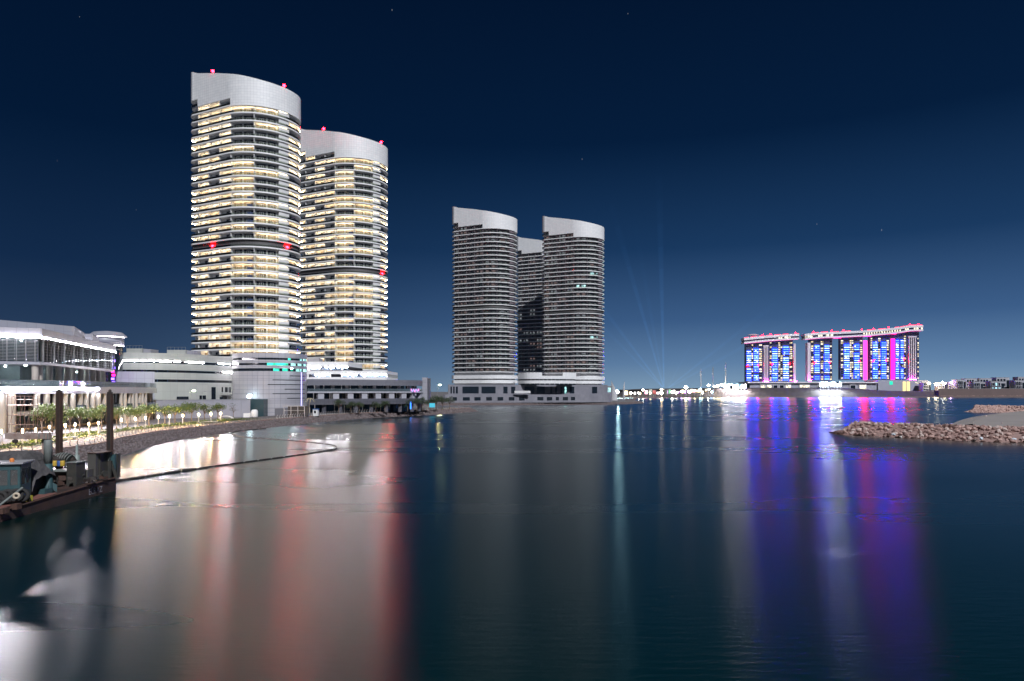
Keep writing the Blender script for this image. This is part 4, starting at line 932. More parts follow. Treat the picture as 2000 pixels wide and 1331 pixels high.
# tarpaulin heap and frame behind the cabin
r = random.Random(21); mb = MB(); nx, ny = 16, 8; gp = {}
for i in range(nx + 1):
    for j in range(ny + 1):
        u, v = i / nx, j / ny; gp[i, j] = (-47.6 + 5.0 * u, 60.6 + 3.6 * v, 4.5 + .35 * u + .35 * math.sin(math.pi * v) + r.uniform(-.12, .12) - (2.3 * max(0, u - .72) / .28 if u > .72 else 0) - (.9 if v in (0, 1) else 0))
for i in range(nx):
    for j in range(ny): mb.face([gp[i, j], gp[i + 1, j], gp[i + 1, j + 1], gp[i, j + 1]])
mb.build('tarpaulin', TARP, bg_)
MB().box(-47.4, -43.4, 60.8, 63.9, 1.0, 4.2).build('machinery_house', DARKP, bg_)
# teal stack with pale top
px_ = X(94, 63.5)
MB().lathe((px_, 63.5, 0), [(.55, 1.0), (.36, 1.5), (.35, 3.8)], 18).build('mast_post', TEAL, bg_, True); MB().lathe((px_, 63.5, 0), [(.352, 3.8), (.352, 5.9), (.30, 6.0)], 18).build('mast_post_top', GREYP, bg_, True)
MB().box(px_ - .8, px_ + .45, 62.4, 63.4, .95, 1.55).build('post_footing', TEAL, bg_)
for k in range(4):
    a = k * math.pi / 2 + .6; MB().obox((px_ + math.cos(a) * .5, 63.5 + math.sin(a) * .5, 1.55), (math.cos(a) * .2, math.sin(a) * .2, -.15), (-math.sin(a) * .02, math.cos(a) * .02, 0), (0, 0, .35)).build('gusset', TEAL, bg_)
# davit crane
d_ = 67.0; x1 = X(98, d_); x0 = X(12, d_)
MB().box(x0, x1, d_ - .18, d_ + .18, Z(858, d_), Z(846, d_)).build('crane_beam', mat('faded_crane_paint', (.36, .29, .26), .7, var=(1.2, .8, (.20, .10, .07))), bg_)
MB().obox((X(83, d_), d_ + .42, 3.6), (.30, 0, 0), (0, .2, 0), (.12, 0, 2.6)).build('crane_post', mat('faded_crane_paint', (.36, .29, .26)), bg_)
for px in (79, 89, 96): MB().box(X(px, d_) - .04, X(px, d_) + .04, d_ - .24, d_ - .182, Z(857.5, d_), Z(846.5, d_)).build('stiffener', GREYP, bg_)
MB().lathe((X(30, d_), d_, Z(862, d_)), [(.1, -.2), (.26, -.1), (.26, .1), (.1, .2)], 10).build('trolley', BLACKM, bg_); MB().tube([(X(31, d_), d_, Z(860, d_)), (X(31, d_), d_, Z(868, d_)), (X(36, d_), d_, Z(872, d_)), (X(41, d_), d_, Z(866, d_))], .06, 5).build('hook_chain', BLACKM, bg_)
# spud piles
for px0, px1, d, top, nm in ((112, 119.5, 70.0, 764, 0), (211, 218.5, 72.9, 766, 1)):
    xa, xb = X(px0, d), X(px1, d); MB().box(xa, xb, d - .18, d + .18, -2, Z(top, d)).build('spud_pile', BLACKM if nm else mat('brown_pile_steel', (.028, .018, .016), .6, var=(1.2, .8, (.05, .03, .022))), bg_)
    MB().lathe(((xa + xb) / 2, d, Z(top, d)), [(.15, 0), (.18, .12), (.08, .28)], 8).build('pile_cap', BLACKM, bg_)
    MB().box(xa - .04, xa + .02, d - .22, d + .22, 0, Z(top + 4, d)).build('flange', RUST, bg_); MB().box(xb - .02, xb + .04, d - .22, d + .22, 0, Z(top + 4, d)).build('flange', RUST, bg_)
MB().box(X(203, 73) - .1, X(226, 73), 73.3, 73.9, 1.2, Z(887, 73)).build('spud_gate', DARKP, bg_); MB().box(X(218, 72.4), X(226, 72.4), 72.2, 72.5, 2.2, Z(888, 72.4)).build('gate_plate', TEAL, bg_)
MB().obox((X(207, 72), 72, 2.6), (.12, 0, 0), (0, .12, 0), (.5, 0, 1.5)).build('gate_strut', GREYP, bg_); MB().obox((X(213, 72.2), 72.0, 2.2), (.35, 0, 0), (0, .12, 0), (.06, 0, 1.0)).build('gate_strut', DARKP, bg_)
MB().obox((X(221, 72), 72.2, 2.1), (.12, 0, 0), (0, .12, 0), (-.3, 0, .9)).build('gate_strut', DARKP, bg_)
# deck machinery
def dbox(px0, px1, y0, y1, d, dep, m, nm): return MB().box(X(px0, d), X(px1, d), d, d + dep, Z(y1, d), Z(y0, d)).build(nm, m, bg_)
dbox(130, 149, 905, 952, 67, 1.4, DARKP, 'control_cabinet'); dbox(129, 150, 903, 905, 66.9, 1.6, GREYP, 'cabinet_lid')
dbox(171, 187, 886, 938, 70, 1.2, mat('grimy_steel', (.075, .075, .068), .6, var=(1.2, .8, (.07, .06, .055))), 'fan_house'); dbox(170, 197, 884.5, 886, 69.9, 2.4, RUST, 'fan_house_lid'); dbox(187, 196, 886, 938, 70.6, 1.6, DARKP, 'fan_house_side')
dbox(149, 171, 918, 940, 69, 1.6, mat('grimy_steel', (.075, .075, .068)), 'pump_housing'); dbox(101, 130, 922, 950, 68, 1.8, DARKP, 'engine_block'); dbox(65, 87, 941, 958, 63.2, 1.2, GREYP, 'tool_locker'); dbox(101, 132, 919, 922, 67.4, 2.6, GREYP, 'walkway')
MB().lathe((X(150, 70.5), 70.5, 0), [(.28, 2.0), (.28, 3.9), (.12, 4.0), (.11, 5.0)], 14).build('exhaust', mat('pale_green_paint', (.22, .26, .25), .5, var=(2, .6, (.14, .16, .155))), bg_, True)
mb = MB(); mb.tube([P(100, 905, 69), P(112, 898, 69), P(126, 893, 69.3), (P(138, 896, 69.6)), P(146, 908, 69.8)], [.42, .45, .45, .42, .36], 12); mb.build('suction_hose', BLACKM, bg_, True)
for k in range(8):
    p = P(104 + k * 4.6, 902 - 9 * math.sin((k + 1) / 8.5 * 2.6), 69.2); o = MB().lathe((0, 0, 0), [(.47, -.04), (.49, 0), (.47, .04)], 14).build('hose_ring', GREYP, bg_); o.matrix_local = Matrix.Translation(p) @ Matrix.Rotation(R(78 + k * 6), 4, 'Y')
for px, m in ((107, mat('yellow_drum', (.5, .33, .05), .5)), (116, mat('blue_drum', (.04, .1, .3), .5)), (122, mat('yellow_drum', (.5, .33, .05)))): MB().lathe((X(px, 68.5), 68.5, 3.0), [(.2, 0), (.22, .1), (.22, .45), (.2, .55)], 12).build('oil_drum', m, bg_, True)
r = random.Random(31)
for k in range(26):
    px, d = r.uniform(100, 205), r.uniform(66, 71); p = P(px, r.uniform(925, 950), d); s = r.uniform(.12, .32)
    if k % 3: dbox_ = MB().box(-s, s, -s, s, -s * .7, s * .7).build('deck_fitting', (DARKP, RUST, BLACKM)[k % 3], bg_); dbox_.location = p; dbox_.rotation_euler = (0, 0, r.uniform(0, 3))
    else: o = MB().lathe((0, 0, 0), [(s, -.1), (s, .1)], 10).build('valve_wheel', DARKP, bg_); o.location = p; o.rotation_euler = (R(90), 0, r.uniform(0, 3))
mb = MB(); r = random.Random(32)
for k in range(14): a = P(r.uniform(100, 200), r.uniform(925, 950), r.uniform(67, 71)); b_ = a + Vector((r.uniform(-1.5, 1.5), r.uniform(-.5, .5), r.uniform(-.3, .5))); mb.tube([a, (a + b_) / 2 + Vector((0, 0, -.15)), b_], .05, 5)
mb.build('pipework', DARKP, bg_)
tyre = bmesh.new()
def torus(R0, r0, n=18, m_=8):
    mb_ = MB(); 
    for i in range(n):
        for j in range(m_):
            a = 2 * math.pi * i / n; b_ = 2 * math.pi * j / m_; mb_.v.append(((R0 + r0 * math.cos(b_)) * math.cos(a), r0 * 1.2 * math.sin(b_), (R0 + r0 * math.cos(b_)) * math.sin(a)))
    for i in range(n):
        for j in range(m_): mb_.f.append([i * m_ + j, i * m_ + (j + 1) % m_, ((i + 1) % n) * m_ + (j + 1) % m_, ((i + 1) % n) * m_ + j]); mb_.m.append(0); mb_.uv.append(None)
    return mb_
tm = torus(.42, .17).mesh('tyre', mat('tyre_rubber', (.02, .019, .019), .85, var=(3, .6, (.04, .037, .035))), True)
for k, (px, y, d) in enumerate(((2, 972, 57.2), (15, 969, 57.4), (31, 968, 57.6), (43, 968, 58), (-12, 974, 57))): put('tyre', tm, bg_, P(px, y, d), .2 + k * .1)
o = MB().tube([P(-8, 993, 55.0), P(44, 953, 57.6)], .09, 8).build('boat_hook', GREYP, bg_)
MB().box(X(26, 56.3), X(38, 56.3), 56.0, 56.6, .8, 1.25).build('bollard', RUST, bg_); MB().box(X(3, 54.6), X(9, 54.6), 54.4, 54.8, .72, 1.15).build('bollard', RUST, bg_); MB().box(X(10, 54.9), X(15, 54.9), 54.7, 55.1, .72, 1.18).build('bollard', RUST, bg_)
o = put('rope_coil', torus(.2, .1, 14, 6).mesh('rope_coil', mat('pale_rope', (.5, .42, .32), .9), True), bg_, P(32, 969, 56.4), .3)
MB().box(X(53, 59), X(61, 59), 58.8, 59.2, 1.0, 1.5).build('yellow_bucket', mat('yellow_bucket_plastic', (.45, .40, .04), .5), bg_)
# painted letters on the hull
tcu = bpy.data.curves.new('lettering', 'FONT'); tcu.body = 'ELRAZ'; tcu.size = .85; tcu.extrude = .004
to = bpy.data.objects.new('lettering_curve', tcu); COL.objects.link(to); bpy.context.view_layer.update()
tme = bpy.data.meshes.new_from_object(to.evaluated_get(bpy.context.evaluated_depsgraph_get())); bpy.data.objects.remove(to); tme.materials.clear(); tme.materials.append(mat('worn_white_letters', (.42, .42, .48), .8, var=(3, .95, (.10, .07, .07))))
o = put('lettering', tme, bg_); hx = lambda y: -41.4 - (y - 60) * .05
o.matrix_local = Matrix.Translation((hx(67.3) + .03, 67.3, .28)) @ Matrix.Rotation(math.atan2(1, -.05), 4, 'Z') @ Matrix.Rotation(R(90), 4, 'X')

# ------------------------------------------------------------------ floating boom
bo = thing('floating_boom', 'dark floating boom looping across the water from the barge', 'boom')
bp_ = [W(a, b, .0) for a, b in ((228, 941), (330, 925), (430, 911), (520, 899), (600, 888), (648, 880), (657, 876), (645, 870), (590, 864), (520, 858), (475, 855), (456, 850), (455, 846), (475, 842), (520, 838.5))]
bc = crom(bp_, 10); BOOM = mat('black_boom_fabric', (.02, .02, .022), .6, var=(2, .6, (.05, .045, .04)))
ap = arc_pts(bc, 2.9); fl = MB().tube([(-1.3, 0, 0), (-1.15, 0, .02), (1.15, 0, .02), (1.3, 0, 0)], [.06, .14, .14, .06], 8).mesh('float', BOOM, True)
for k, (p, t) in enumerate(ap): put('float', fl, bo, (p.x, p.y, .08), math.atan2(t.y, t.x))
MB().tube([(p.x, p.y, .06) for p in bc], .06, 5).build('skirt_cable', BOOM, bo)

# ------------------------------------------------------------------ right-hand breakwaters and sand
ROCKM = [mat('red_breakwater_rock', (.50, .33, .29), .9, var=(1.1, .8, (.36, .25, .22)), bump=(3, .5, .08)), mat('pale_breakwater_rock', (.56, .46, .42), .9, var=(1.3, .8, (.42, .32, .29)), bump=(3, .5, .08)), mat('dark_breakwater_rock', (.34, .22, .20), .9, var=(1.1, .8, (.22, .15, .13)), bump=(3, .5, .08))]
ROCKS = []
for k in range(12):
    rr = random.Random(60 + k); bm = bmesh.new(); bmesh.ops.create_icosphere(bm, subdivisions=1, radius=1)
    ax = [Vector((rr.gauss(0, 1), rr.gauss(0, 1), rr.gauss(0, 1))).normalized() for _ in range(7)]
    for v in bm.verts:
        for a in ax:
            dd = v.co.dot(a)
            if dd > .62: v.co -= a * (dd - .62)
        v.co *= rr.uniform(.9, 1.1)
        v.co.x *= 1.15; v.co.z *= .85
    me = bpy.data.meshes.new('rock'); bm.to_mesh(me); bm.free(); me.materials.append(ROCKM[k % 3]); ROCKS.append(me)
WETM = mat('wet_dark_rock', (.10, .055, .045), .35, var=(1.1, .8, (.05, .035, .03)), bump=(3, .5, .08)); WETS = []
for k in range(4):
    q = ROCKS[k * 3].copy(); q.materials.clear(); q.materials.append(WETM); WETS.append(q)
def breakwater(label, pts, crest, wid, nmax, size, seed, far=False):
    bw = thing('breakwater', label, 'breakwater'); rr = random.Random(seed); p0 = [p.to_2d() for p in crom(pts, 6)]; n = len(p0)
    p1, p2, p3 = offs(p0, wid), offs(p0, wid + 1.6), offs(p0, wid * 2 + 1.6); mb_ = MB()
    hc = [crest * min(1, .25 + i / n * 5) for i in range(n)]
    for i in range(n - 1):
        for (a, za), (b_, zb) in zip(((p0, lambda i: -.5), (p1, lambda i: hc[i] - .6), (p2, lambda i: hc[i] - .6)), ((p1, lambda i: hc[i] - .6), (p2, lambda i: hc[i] - .6), (p3, lambda i: -.5))):
            mb_.face([(a[i].x, a[i].y, za(i)), (a[i + 1].x, a[i + 1].y, za(i + 1)), (b_[i + 1].x, b_[i + 1].y, zb(i + 1)), (b_[i].x, b_[i].y, zb(i))])
    mb_.build('core', ROCKM[2], bw)
    cnt = 0; stf = MB(); cand = []
    ll = sum((p0[i + 1] - p0[i]).length for i in range(n - 1))
    for k in range(nmax * 4):
        f = rr.random(); v = rr.uniform(-.05, 1.35); i = min(n - 2, int(f * (n - 1))); t_ = f * (n - 1) - i
        if v <= 1: p = p0[i].lerp(p0[i + 1], t_).lerp(p1[i].lerp(p1[i + 1], t_), v); z = -.4 + (hc[i] + .1) * max(0, v)
        else: p = p1[i].lerp(p1[i + 1], t_).lerp(p2[i].lerp(p2[i + 1], t_), (v - 1) / .35); z = hc[i] - .35
        cand.append((p, z, size * rr.uniform(.55, 1.25)))
    if far:
        for p, z, s in cand: rock(stf, (p.x, p.y, z), s, rr)
        tag(stf.build('rubble', ROCKM[0], bw), kind='stuff')
        return bw
    placed = []
    for p, z, s in sorted(cand, key=lambda c: -c[2]):
        if cnt >= nmax: break
        if any((p - q).length < (s + s2) * .62 and abs(z - z2) < .5 for q, z2, s2 in placed): continue
        placed.append((p, z, s)); o = put('rock', ROCKS[rr.randint(0, 11)] if z > .35 else WETS[rr.randint(0, 3)], bw, (p.x, p.y, z), 0, (s * rr.uniform(.9, 1.2), s, s * rr.uniform(.8, 1.0))); o.rotation_euler = (rr.uniform(-.6, .6), rr.uniform(-.6, .6), rr.uniform(0, 6.3)); cnt += 1
    for p, z, s in cand: rock(stf, (p.x, p.y, z - .15), s * .55, rr)
    tag(stf.build('rubble', ROCKM[0], bw), kind='stuff'); return bw
breakwater('low breakwater of reddish boulders reaching in from the right edge', [W(a, b) for a, b in ((1609, 845.5), (1628, 849), (1660, 851), (1720, 854), (1790, 857.5), (1860, 861), (1930, 864), (2000, 866.5), (2120, 871))], 3.25, 5.0, 300, .52, 5)
breakwater('farther rock breakwater behind the sand spit at the right edge', [W(a, b) for a, b in ((1884, 805), (1900, 805.6), (1940, 806), (2000, 806), (2140, 806))], 3.3, 5.0, 380, .7, 6, True)
sp = [W(a, b) for a, b in ((1845, 833), (1856, 826), (1880, 818), (1905, 813), (1935, 809), (1975, 806), (2100, 803.5), (2300, 803))]
sp = [p.to_2d() for p in crom(sp, 6)]; ins = offs(sp, -7); mb = MB(); rr = random.Random(8)
for i in range(len(sp) - 1): mb.face([(sp[i].x, sp[i].y, -.15), (ins[i].x, ins[i].y, .9), (ins[i + 1].x, ins[i + 1].y, .9), (sp[i + 1].x, sp[i + 1].y, -.15)])
mb.face([(p.x, p.y, .9) for p in ins] + [(420, 120, .9), (130, 120, 1.1), (X(1900, 150) + 3, 152, .95)])
tag(mb.build('sand_spit', SAND), 'flat pale sand spit between the two breakwaters', 'sand', kind='structure')
mb = MB()
for k in range(260):
    f = rr.random(); a = ins[int(f * (len(ins) - 1))]; q = Vector((a.x + rr.uniform(-2, 90), a.y - rr.uniform(0, 130))); 
    if q.x > X(1870, q.y) and q.y > 165: rock(mb, (q.x, q.y, .95), rr.uniform(.15, .5), rr)
tag(mb.build('scattered_stones', ROCKM[1]), 'small stones scattered on the sand spit', 'stones', kind='stuff')
for k, (px, y, c) in enumerate(((1752, 851, 'white'), (1925, 860, 'pale blue'), (1990, 861, 'white'))):
    o = thing('plastic_litter', (f'white scrap of litter among the middle breakwater rocks', 'crumpled pale blue litter on the breakwater waterline', 'white litter caught in rocks near the right edge')[k], 'litter', W(px, y + 5)); rr2 = random.Random(k); m3 = MB(); rock(m3, (0, 1.4, .75), .42, rr2); m3.build('scrap', mat('litter_' + c.replace(' ', '_'), (.6, .66, .72), .5), o)

# ------------------------------------------------------------------ far shore mound
HD = 1300.0
ms = [(1200, 1085, 5), (1240, 1100, 6.5), (1300, 1130, 7), (1360, 1160, 8), (1400, 1180, 11), (1420, 1190, 15.5), (1460, 1200, 16.5), (1560, 1205, 17), (1640, 1205, 17), (1700, 1205, 15), (1740, 1205, 12), (1800, 1205, 11), (1860, 1205, 12), (1920, 1205, 12.5), (2000, 1205, 13), (2200, 1215, 13)]
rr = random.Random(77); mp_ = crom([Vector((X(a, d), d, h)) for a, d, h in ms], 10)
mb = MB(); o1, o2, o3 = offs(mp_, 28), offs(mp_, 90), offs(mp_, 300)
prev = None
for i, p in enumerate(mp_):
    hh = p.z + rr.uniform(-.6, .6); cur = [(p.x, p.y, 1.2), (o1[i].x, o1[i].y, hh), (o2[i].x, o2[i].y, hh + .3), (o3[i].x, o3[i].y, hh)]
    if prev:
        for k in range(3): mb.face([prev[k], cur[k], cur[k + 1], prev[k + 1]])
    prev = cur
tag(mb.build('shore_mound', SOIL), 'low dark earth mound along the far shore', 'mound', kind='structure')

REDH = glow_mat('hotel_beacon_glow', (1.0, .0008, .004), 150); hot_lens = MB().lathe((0, 0, .6), [(.25, 0), (.6, .25), (.7, .6), (.5, 1.0), (.1, 1.2)], 10).mesh('lens', REDH)
# ------------------------------------------------------------------ twin hotel with roof decks
HB = mat('hotel_dark_cladding', (.055, .06, .12), .3, spec=.6); HW = mat('hotel_deck_paint', (.70, .66, .72), .5)
BL1 = glow_mat('blue_balcony_light', (.003, .007, 1.0), 130); BL2 = glow_mat('blue_lit_wall_glow', (.004, .06, 1.0), 1.8)  # back wall emits to show the blue light falling on it
YW = [lit_window('warm_room_glow', (1.0, .80, .45), 1.3, .25), lit_window('pale_room_glow', (1.0, .90, .66), 1.6, .25)]
PK = glow_mat('pink_panel_light', (1.0, .010, .24), 14); PKL = glow_mat('pink_uplight', (1.0, .03, .62), 200); PIL = mat('pale_pilaster', (.62, .55, .62), .6)
PKM = glow_mat('magenta_panel_light', (1.0, .008, .26), 6)
REDS = glow_mat('red_roof_strip', (1.0, .01, .06), 5)
FP = 4.28                                       # storey height in photo pixels
m_per = HD / F
bal_h = MB(); bal_h.box(0, 1, -1.2, 0, 0, .9); bal_h.cur = 1; bal_h.box(.02, .98, -1.05, -.05, .95, 1.6); bal_h.cur = 2; bal_h.box(0, .5, -.03, 0.0, 1.65, 3.4); bal_h.box(.53, 1, -.03, 0, 1.65, 3.4)
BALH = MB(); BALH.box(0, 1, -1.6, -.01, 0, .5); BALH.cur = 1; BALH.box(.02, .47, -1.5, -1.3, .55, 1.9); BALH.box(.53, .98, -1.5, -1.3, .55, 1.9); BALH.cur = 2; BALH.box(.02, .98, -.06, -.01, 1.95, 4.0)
BL3 = glow_mat('pale_blue_balcony_light', (.10, .22, 1.0), 9); BL4 = glow_mat('white_blue_balcony_light', (.55, .75, 1.0), 3.5)
BALH_MES = [BALH.mesh('balcony', [HB, q, BL2]) for q in (BL1, BL1, BL1, BL3, BL3, BL4)]
WIN_ME = [MB().box(0, 1, -.12, -.01, 0, 1).mesh('window', m) for m in YW]; WIN_D = MB().box(0, 1, -.08, -.01, 0, 1).mesh('window', DGLASS)
hr = random.Random(17)
def hotel_block(t, px0, px1, ytop, ybot, cols, shear=0.0, dep=9):
    """cols: (kind, px0, px1, top row y)"""
    MB().box(X(px0, HD), X(px1, HD), HD, HD + dep, Z(ybot, HD), Z(ytop, HD)).build('tower_block', HB, t)
    for kind, a, b, yt in cols:
        y = ybot - 2.0
        if kind in ('pk', 'pm'): MB().box(X(a, HD), X(b, HD), HD - 1.2, HD - .02, Z(ybot, HD), Z(yt, HD)).build('light_panel', PK if kind == 'pk' else PKM, t); continue
        if kind == 'pil':
            n = max(2, round((b - a) / 3.6))
            for k in range(n):
                q = a + (b - a) * (k + .5) / n; MB().box(X(q - .8, HD), X(q + .8, HD), HD - 2.2, HD - .02, Z(ybot, HD), Z(yt + 2.4, HD)).build('pilaster', PIL, t)
                MB().box(X(q - .7, HD), X(q + .7, HD), HD - 4.2, HD - 3.4, Z(ybot, HD), Z(ybot - .9, HD)).build('uplight', PKL, t)
            MB().box(X(a - .3, HD), X(b + .3, HD), HD - 2.4, HD - .03, Z(yt + 2.4, HD), Z(yt, HD)).build('pilaster_head', PIL, t); continue
        while y - FP > yt:
            if kind == 'b':
                if hr.random() < .93: put('balcony', hr.choice(BALH_MES), t, (X(a, HD), HD, Z(y, HD)), 0, ((b - a) * m_per, 1, 1))
                if hr.random() < .3: q = hr.uniform(a, b - 2.5); put('window', WIN_ME[1], t, (X(q, HD), HD - 1.7, Z(y - 2.2, HD)), 0, (2.2 * m_per, 1, 1.9))
            elif kind == 'y':
                nc = max(1, round((b - a) / 4.6))
                for k in range(nc):
                    pr = hr.random(); w_ = (b - a) / nc
                    me = WIN_ME[hr.randint(0, 1)] if pr < .62 else WIN_D
                    put('window', me, t, (X(a + w_ * (k + .1), HD), HD, Z(y, HD)), 0, (w_ * .8 * m_per, 1, 2.2))
            y -= FP
def deck(t, pts, up0, up1, lo0, lo1, px0, px1, lamps, cols):
    """pts: (px, y of the roof line); bands given as pixel offsets below it"""
    cv = crom([Vector((X(a, HD), HD - 7, Z(y, HD))) for a, y in pts], 8)
    def strip(a, b, nm, m, y0=0, y1=18):
        mb_ = MB()
        for i in range(len(cv) - 1):
            p, q = cv[i], cv[i + 1]; za, zb = a * m_per, b * m_per
            c = [(p.x, p.y + y0, p.z - zb), (q.x, q.y + y0, q.z - zb), (q.x, q.y + y0, q.z - za), (p.x, p.y + y0, p.z - za)]; d = [(v[0], v[1] - y0 + y1, v[2]) for v in c]
            mb_.face(c); mb_.face(d[::-1]); mb_.face([c[3], c[2], d[2], d[3]]); mb_.face([c[1], c[0], d[0], d[1]])
            if i == 0: mb_.face([c[0], c[3], d[3], d[0]])
            if i == len(cv) - 2: mb_.face([c[2], c[1], d[1], d[2]])
        mb_.build(nm, m, t)
    strip(up0, up1, 'deck_parapet', HW); strip(lo0, lo1, 'deck_floor', HW); strip(up1, lo0, 'deck_glazing', HB, 2.5, 15)
    for s0 in range(0, len(cv) - 3, 4):
        if hr.random() < .75:
            mb_ = MB(); mb_.tube([(p.x, p.y + .2, p.z + .35) for p in cv[s0:s0 + 4]], .32, 5); mb_.build('roof_light_strip', REDS, t)
    for s0 in range(0, len(cv) - 3, 3):
        mb_ = MB(); mb_.tube([(p.x, p.y - .3, p.z - lo1 * m_per - .2) for p in cv[s0:s0 + 4]], .2, 5); mb_.build('soffit_light_strip', glow_mat('soft_pink_strip', (1.0, .10, .50), 2.2), t)
    def zat(px):
        x = X(px, HD); return min(cv, key=lambda v: abs(v.x - x)).z
    for px in lamps:
        q = put('aviation_light', bea_base, t, (X(px, HD), HD - 5, zat(px) + .02), 0, 1.6); put('lens', hot_lens, q)
    for a, b in cols: put('deck_window', WIN_ME[1], t, (X(a, HD), HD - 4.6, zat((a + b) / 2) - lo0 * m_per + .1), 0, ((b - a) * m_per, 1, (lo0 - up1) * m_per - .3))
    return cv, zat
h1 = thing('hotel_tower', 'lit hotel block with blue balconies and curved roof deck, left of the gap', 'hotel')
hotel_block(h1, 1457, 1548.5, 660, 746, [('b', 1458, 1466.6, 677), ('y', 1467.5, 1471, 668), ('b', 1472, 1481, 676), ('y', 1482, 1488.7, 667), ('pil', 1490.5, 1500, 675), ('y', 1503, 1507.3, 666), ('b', 1508, 1518, 676), ('y', 1519.8, 1528.6, 664), ('b', 1529.3, 1540, 674), ('y', 1541.5, 1548, 664)])
MB().box(X(1548.8, HD), X(1553, HD), HD - 3, HD + 7, Z(746, HD), Z(672, HD)).build('end_pier', PIL, h1); MB().box(X(1549, HD), X(1553.5, HD), HD - 6, HD - 5, Z(746, HD), Z(745, HD)).build('uplight', PKL, h1)
cv, zt1 = deck(h1, [(1451, 661), (1480, 658), (1510, 655.4), (1540, 653.4), (1558, 652.6)], 0, 4.6, 7.6, 11.0, 1451, 1558, (1487, 1503.5, 1551), [(1519, 1526), (1530, 1538), (1540, 1542)])
MB().lathe((X(1473, HD), HD + 6, zt1(1473) + 3.2), [(1, 0), (10.5, .9), (11, 1.3), (6, 2.6), (.5, 3.0)], 24).build('disc_canopy', HW, h1)
for dx in (-6, 0, 6): MB().tube([(X(1473, HD) + dx, HD + 6, zt1(1473) - 4), (X(1473, HD) + dx, HD + 6, zt1(1473) + 3.6)], .4, 6).build('canopy_post', HW, h1)
for px, y in ((1459.5, 717), (1480.5, 716), (1507.5, 714.5), (1540.7, 713)):
    q = put('aviation_light', bea_base, h1, (X(px, HD), HD - 2.6, Z(y, HD)), 0, 1.9); put('lens', hot_lens, q)
h2 = thing('hotel_tower', 'long lit hotel of three blocks under one rising roof deck, right of the gap', 'hotel')
hotel_block(h2, 1582, 1625.5, 655, 744, [('y', 1583.5, 1589, 662), ('b', 1590.5, 1600, 671), ('y', 1602.6, 1608.4, 662), ('b', 1609.8, 1619.3, 671), ('y', 1620.3, 1625, 662)])
MB().box(X(1576, HD), X(1581.8, HD), HD - 3, HD + 7, Z(744, HD), Z(670, HD)).build('end_pier', PIL, h2); MB().box(X(1576, HD), X(1582, HD), HD - 6, HD - 5, Z(744, HD), Z(743, HD)).build('uplight', PKL, h2)
hotel_block(h2, 1641.5, 1685, 650, 742, [('y', 1642, 1647.3, 660), ('b', 1648.2, 1658.4, 669), ('y', 1659.4, 1667, 660), ('b', 1668, 1677.6, 668), ('y', 1679, 1684.6, 659), ('pk', 1686.5, 1692.7, 666)])
hotel_block(h2, 1699.5, 1795, 645, 742, [('y', 1700, 1703.8, 657), ('b', 1704.4, 1713.6, 665), ('y', 1714.8, 1720.2, 656), ('b', 1721, 1730, 663), ('y', 1731.3, 1736.3, 655), ('pm', 1740, 1747, 662), ('b', 1749, 1754.8, 660), ('b', 1758.5, 1763.8, 659), ('y', 1765.2, 1769.4, 654), ('pil', 1773, 1788.5, 657), ('y', 1791.6, 1794.7, 650)])
cv, zt2 = deck(h2, [(1569, 653.2), (1600, 650.2), (1640, 648.6), (1690, 646), (1730, 642.5), (1755, 639.6), (1775, 636.6), (1799, 636.2)], 0, 4.4, 8.2, 11.2, 1569, 1799, (1587, 1622, 1645, 1681, 1703, 1733, 1774, 1790),
     [(1570, 1573), (1575, 1585), (1596, 1604), (1611, 1617), (1619, 1625)] + [(1684 + k * 5.0, 1686.4 + k * 5.0) for k in range(15)] + [(1765, 1772), (1782, 1785), (1787, 1791), (1796, 1799)])
for a, b in ((1626, 1641), (1685.5, 1699), (1737, 1748)): MB().box(X(a, HD), X(b, HD), HD - 4, HD - 3, zt2((a + b) / 2) - 12.0 * m_per, zt2((a + b) / 2) - 11.4 * m_per).build('soffit_light', PK, h2)
for px, y in ((1590.3, 711.4), (1619.6, 710.5), (1677.8, 709), (1705, 707.4), (1729.6, 706.5), (1749.3, 705), (1764.5, 704)):
    q = put('aviation_light', bea_base, h2, (X(px, HD), HD - 2.6, Z(y, HD)), 0, 1.9); put('lens', hot_lens, q)
# hotel podium
hp = thing('hotel_podium', 'long low pale podium under the lit hotel blocks', 'building')
MB().box(X(1458, HD), X(1702, HD), HD - 18, HD + 30, 2, Z(749, HD)).build('plinth', mat('podium_stone', (.35, .35, .42), .7, var=(.05, .5, (.28, .28, .34))), hp)
MB().box(X(1704, HD), X(1800, HD), HD - 20, HD + 30, 2, Z(743.5, HD)).build('plinth', mat('podium_stone', (.35, .35, .42)), hp)
MB().box(X(1452, HD), X(1702.5, HD), HD - 22, HD + 30, Z(748.8, HD), Z(746.5, HD)).build('roof_slab', HW, hp)
for k, (a, b) in enumerate(((1478, 1488), (1490, 1500), (1502, 1512), (1514, 1524), (1526, 1537), (1553, 1573), (1588, 1598), (1650, 1662), (1668, 1682))):
    MB().box(X(a, HD), X(b, HD), HD - 19.5, HD - 18.05, 8, Z(752, HD)).build('portal_frame', HW, hp); MB().box(X(a + 1.2, HD), X(b - 1.2, HD), HD - 19.8, HD - 19.6, 8, Z(753, HD)).build('portal_glass', YW[1] if k in (0, 1, 4, 5, 8) else DGLASS, hp)
MB().box(X(1726, HD), X(1732, HD), HD - 20.4, HD - 20.05, Z(752, HD), Z(745.5, HD)).build('green_sign', glow_mat('green_sign_glow', (.03, .75, .48), 1.5), hp)
for a, b in ((1751.5, 1757), (1759, 1765)): MB().box(X(a, HD), X(b, HD), HD - 20.5, HD - 20.05, 9, Z(746, HD)).build('lit_window', glow_mat('amber_hall_glow', (1.0, .78, .32), 1.6), hp)
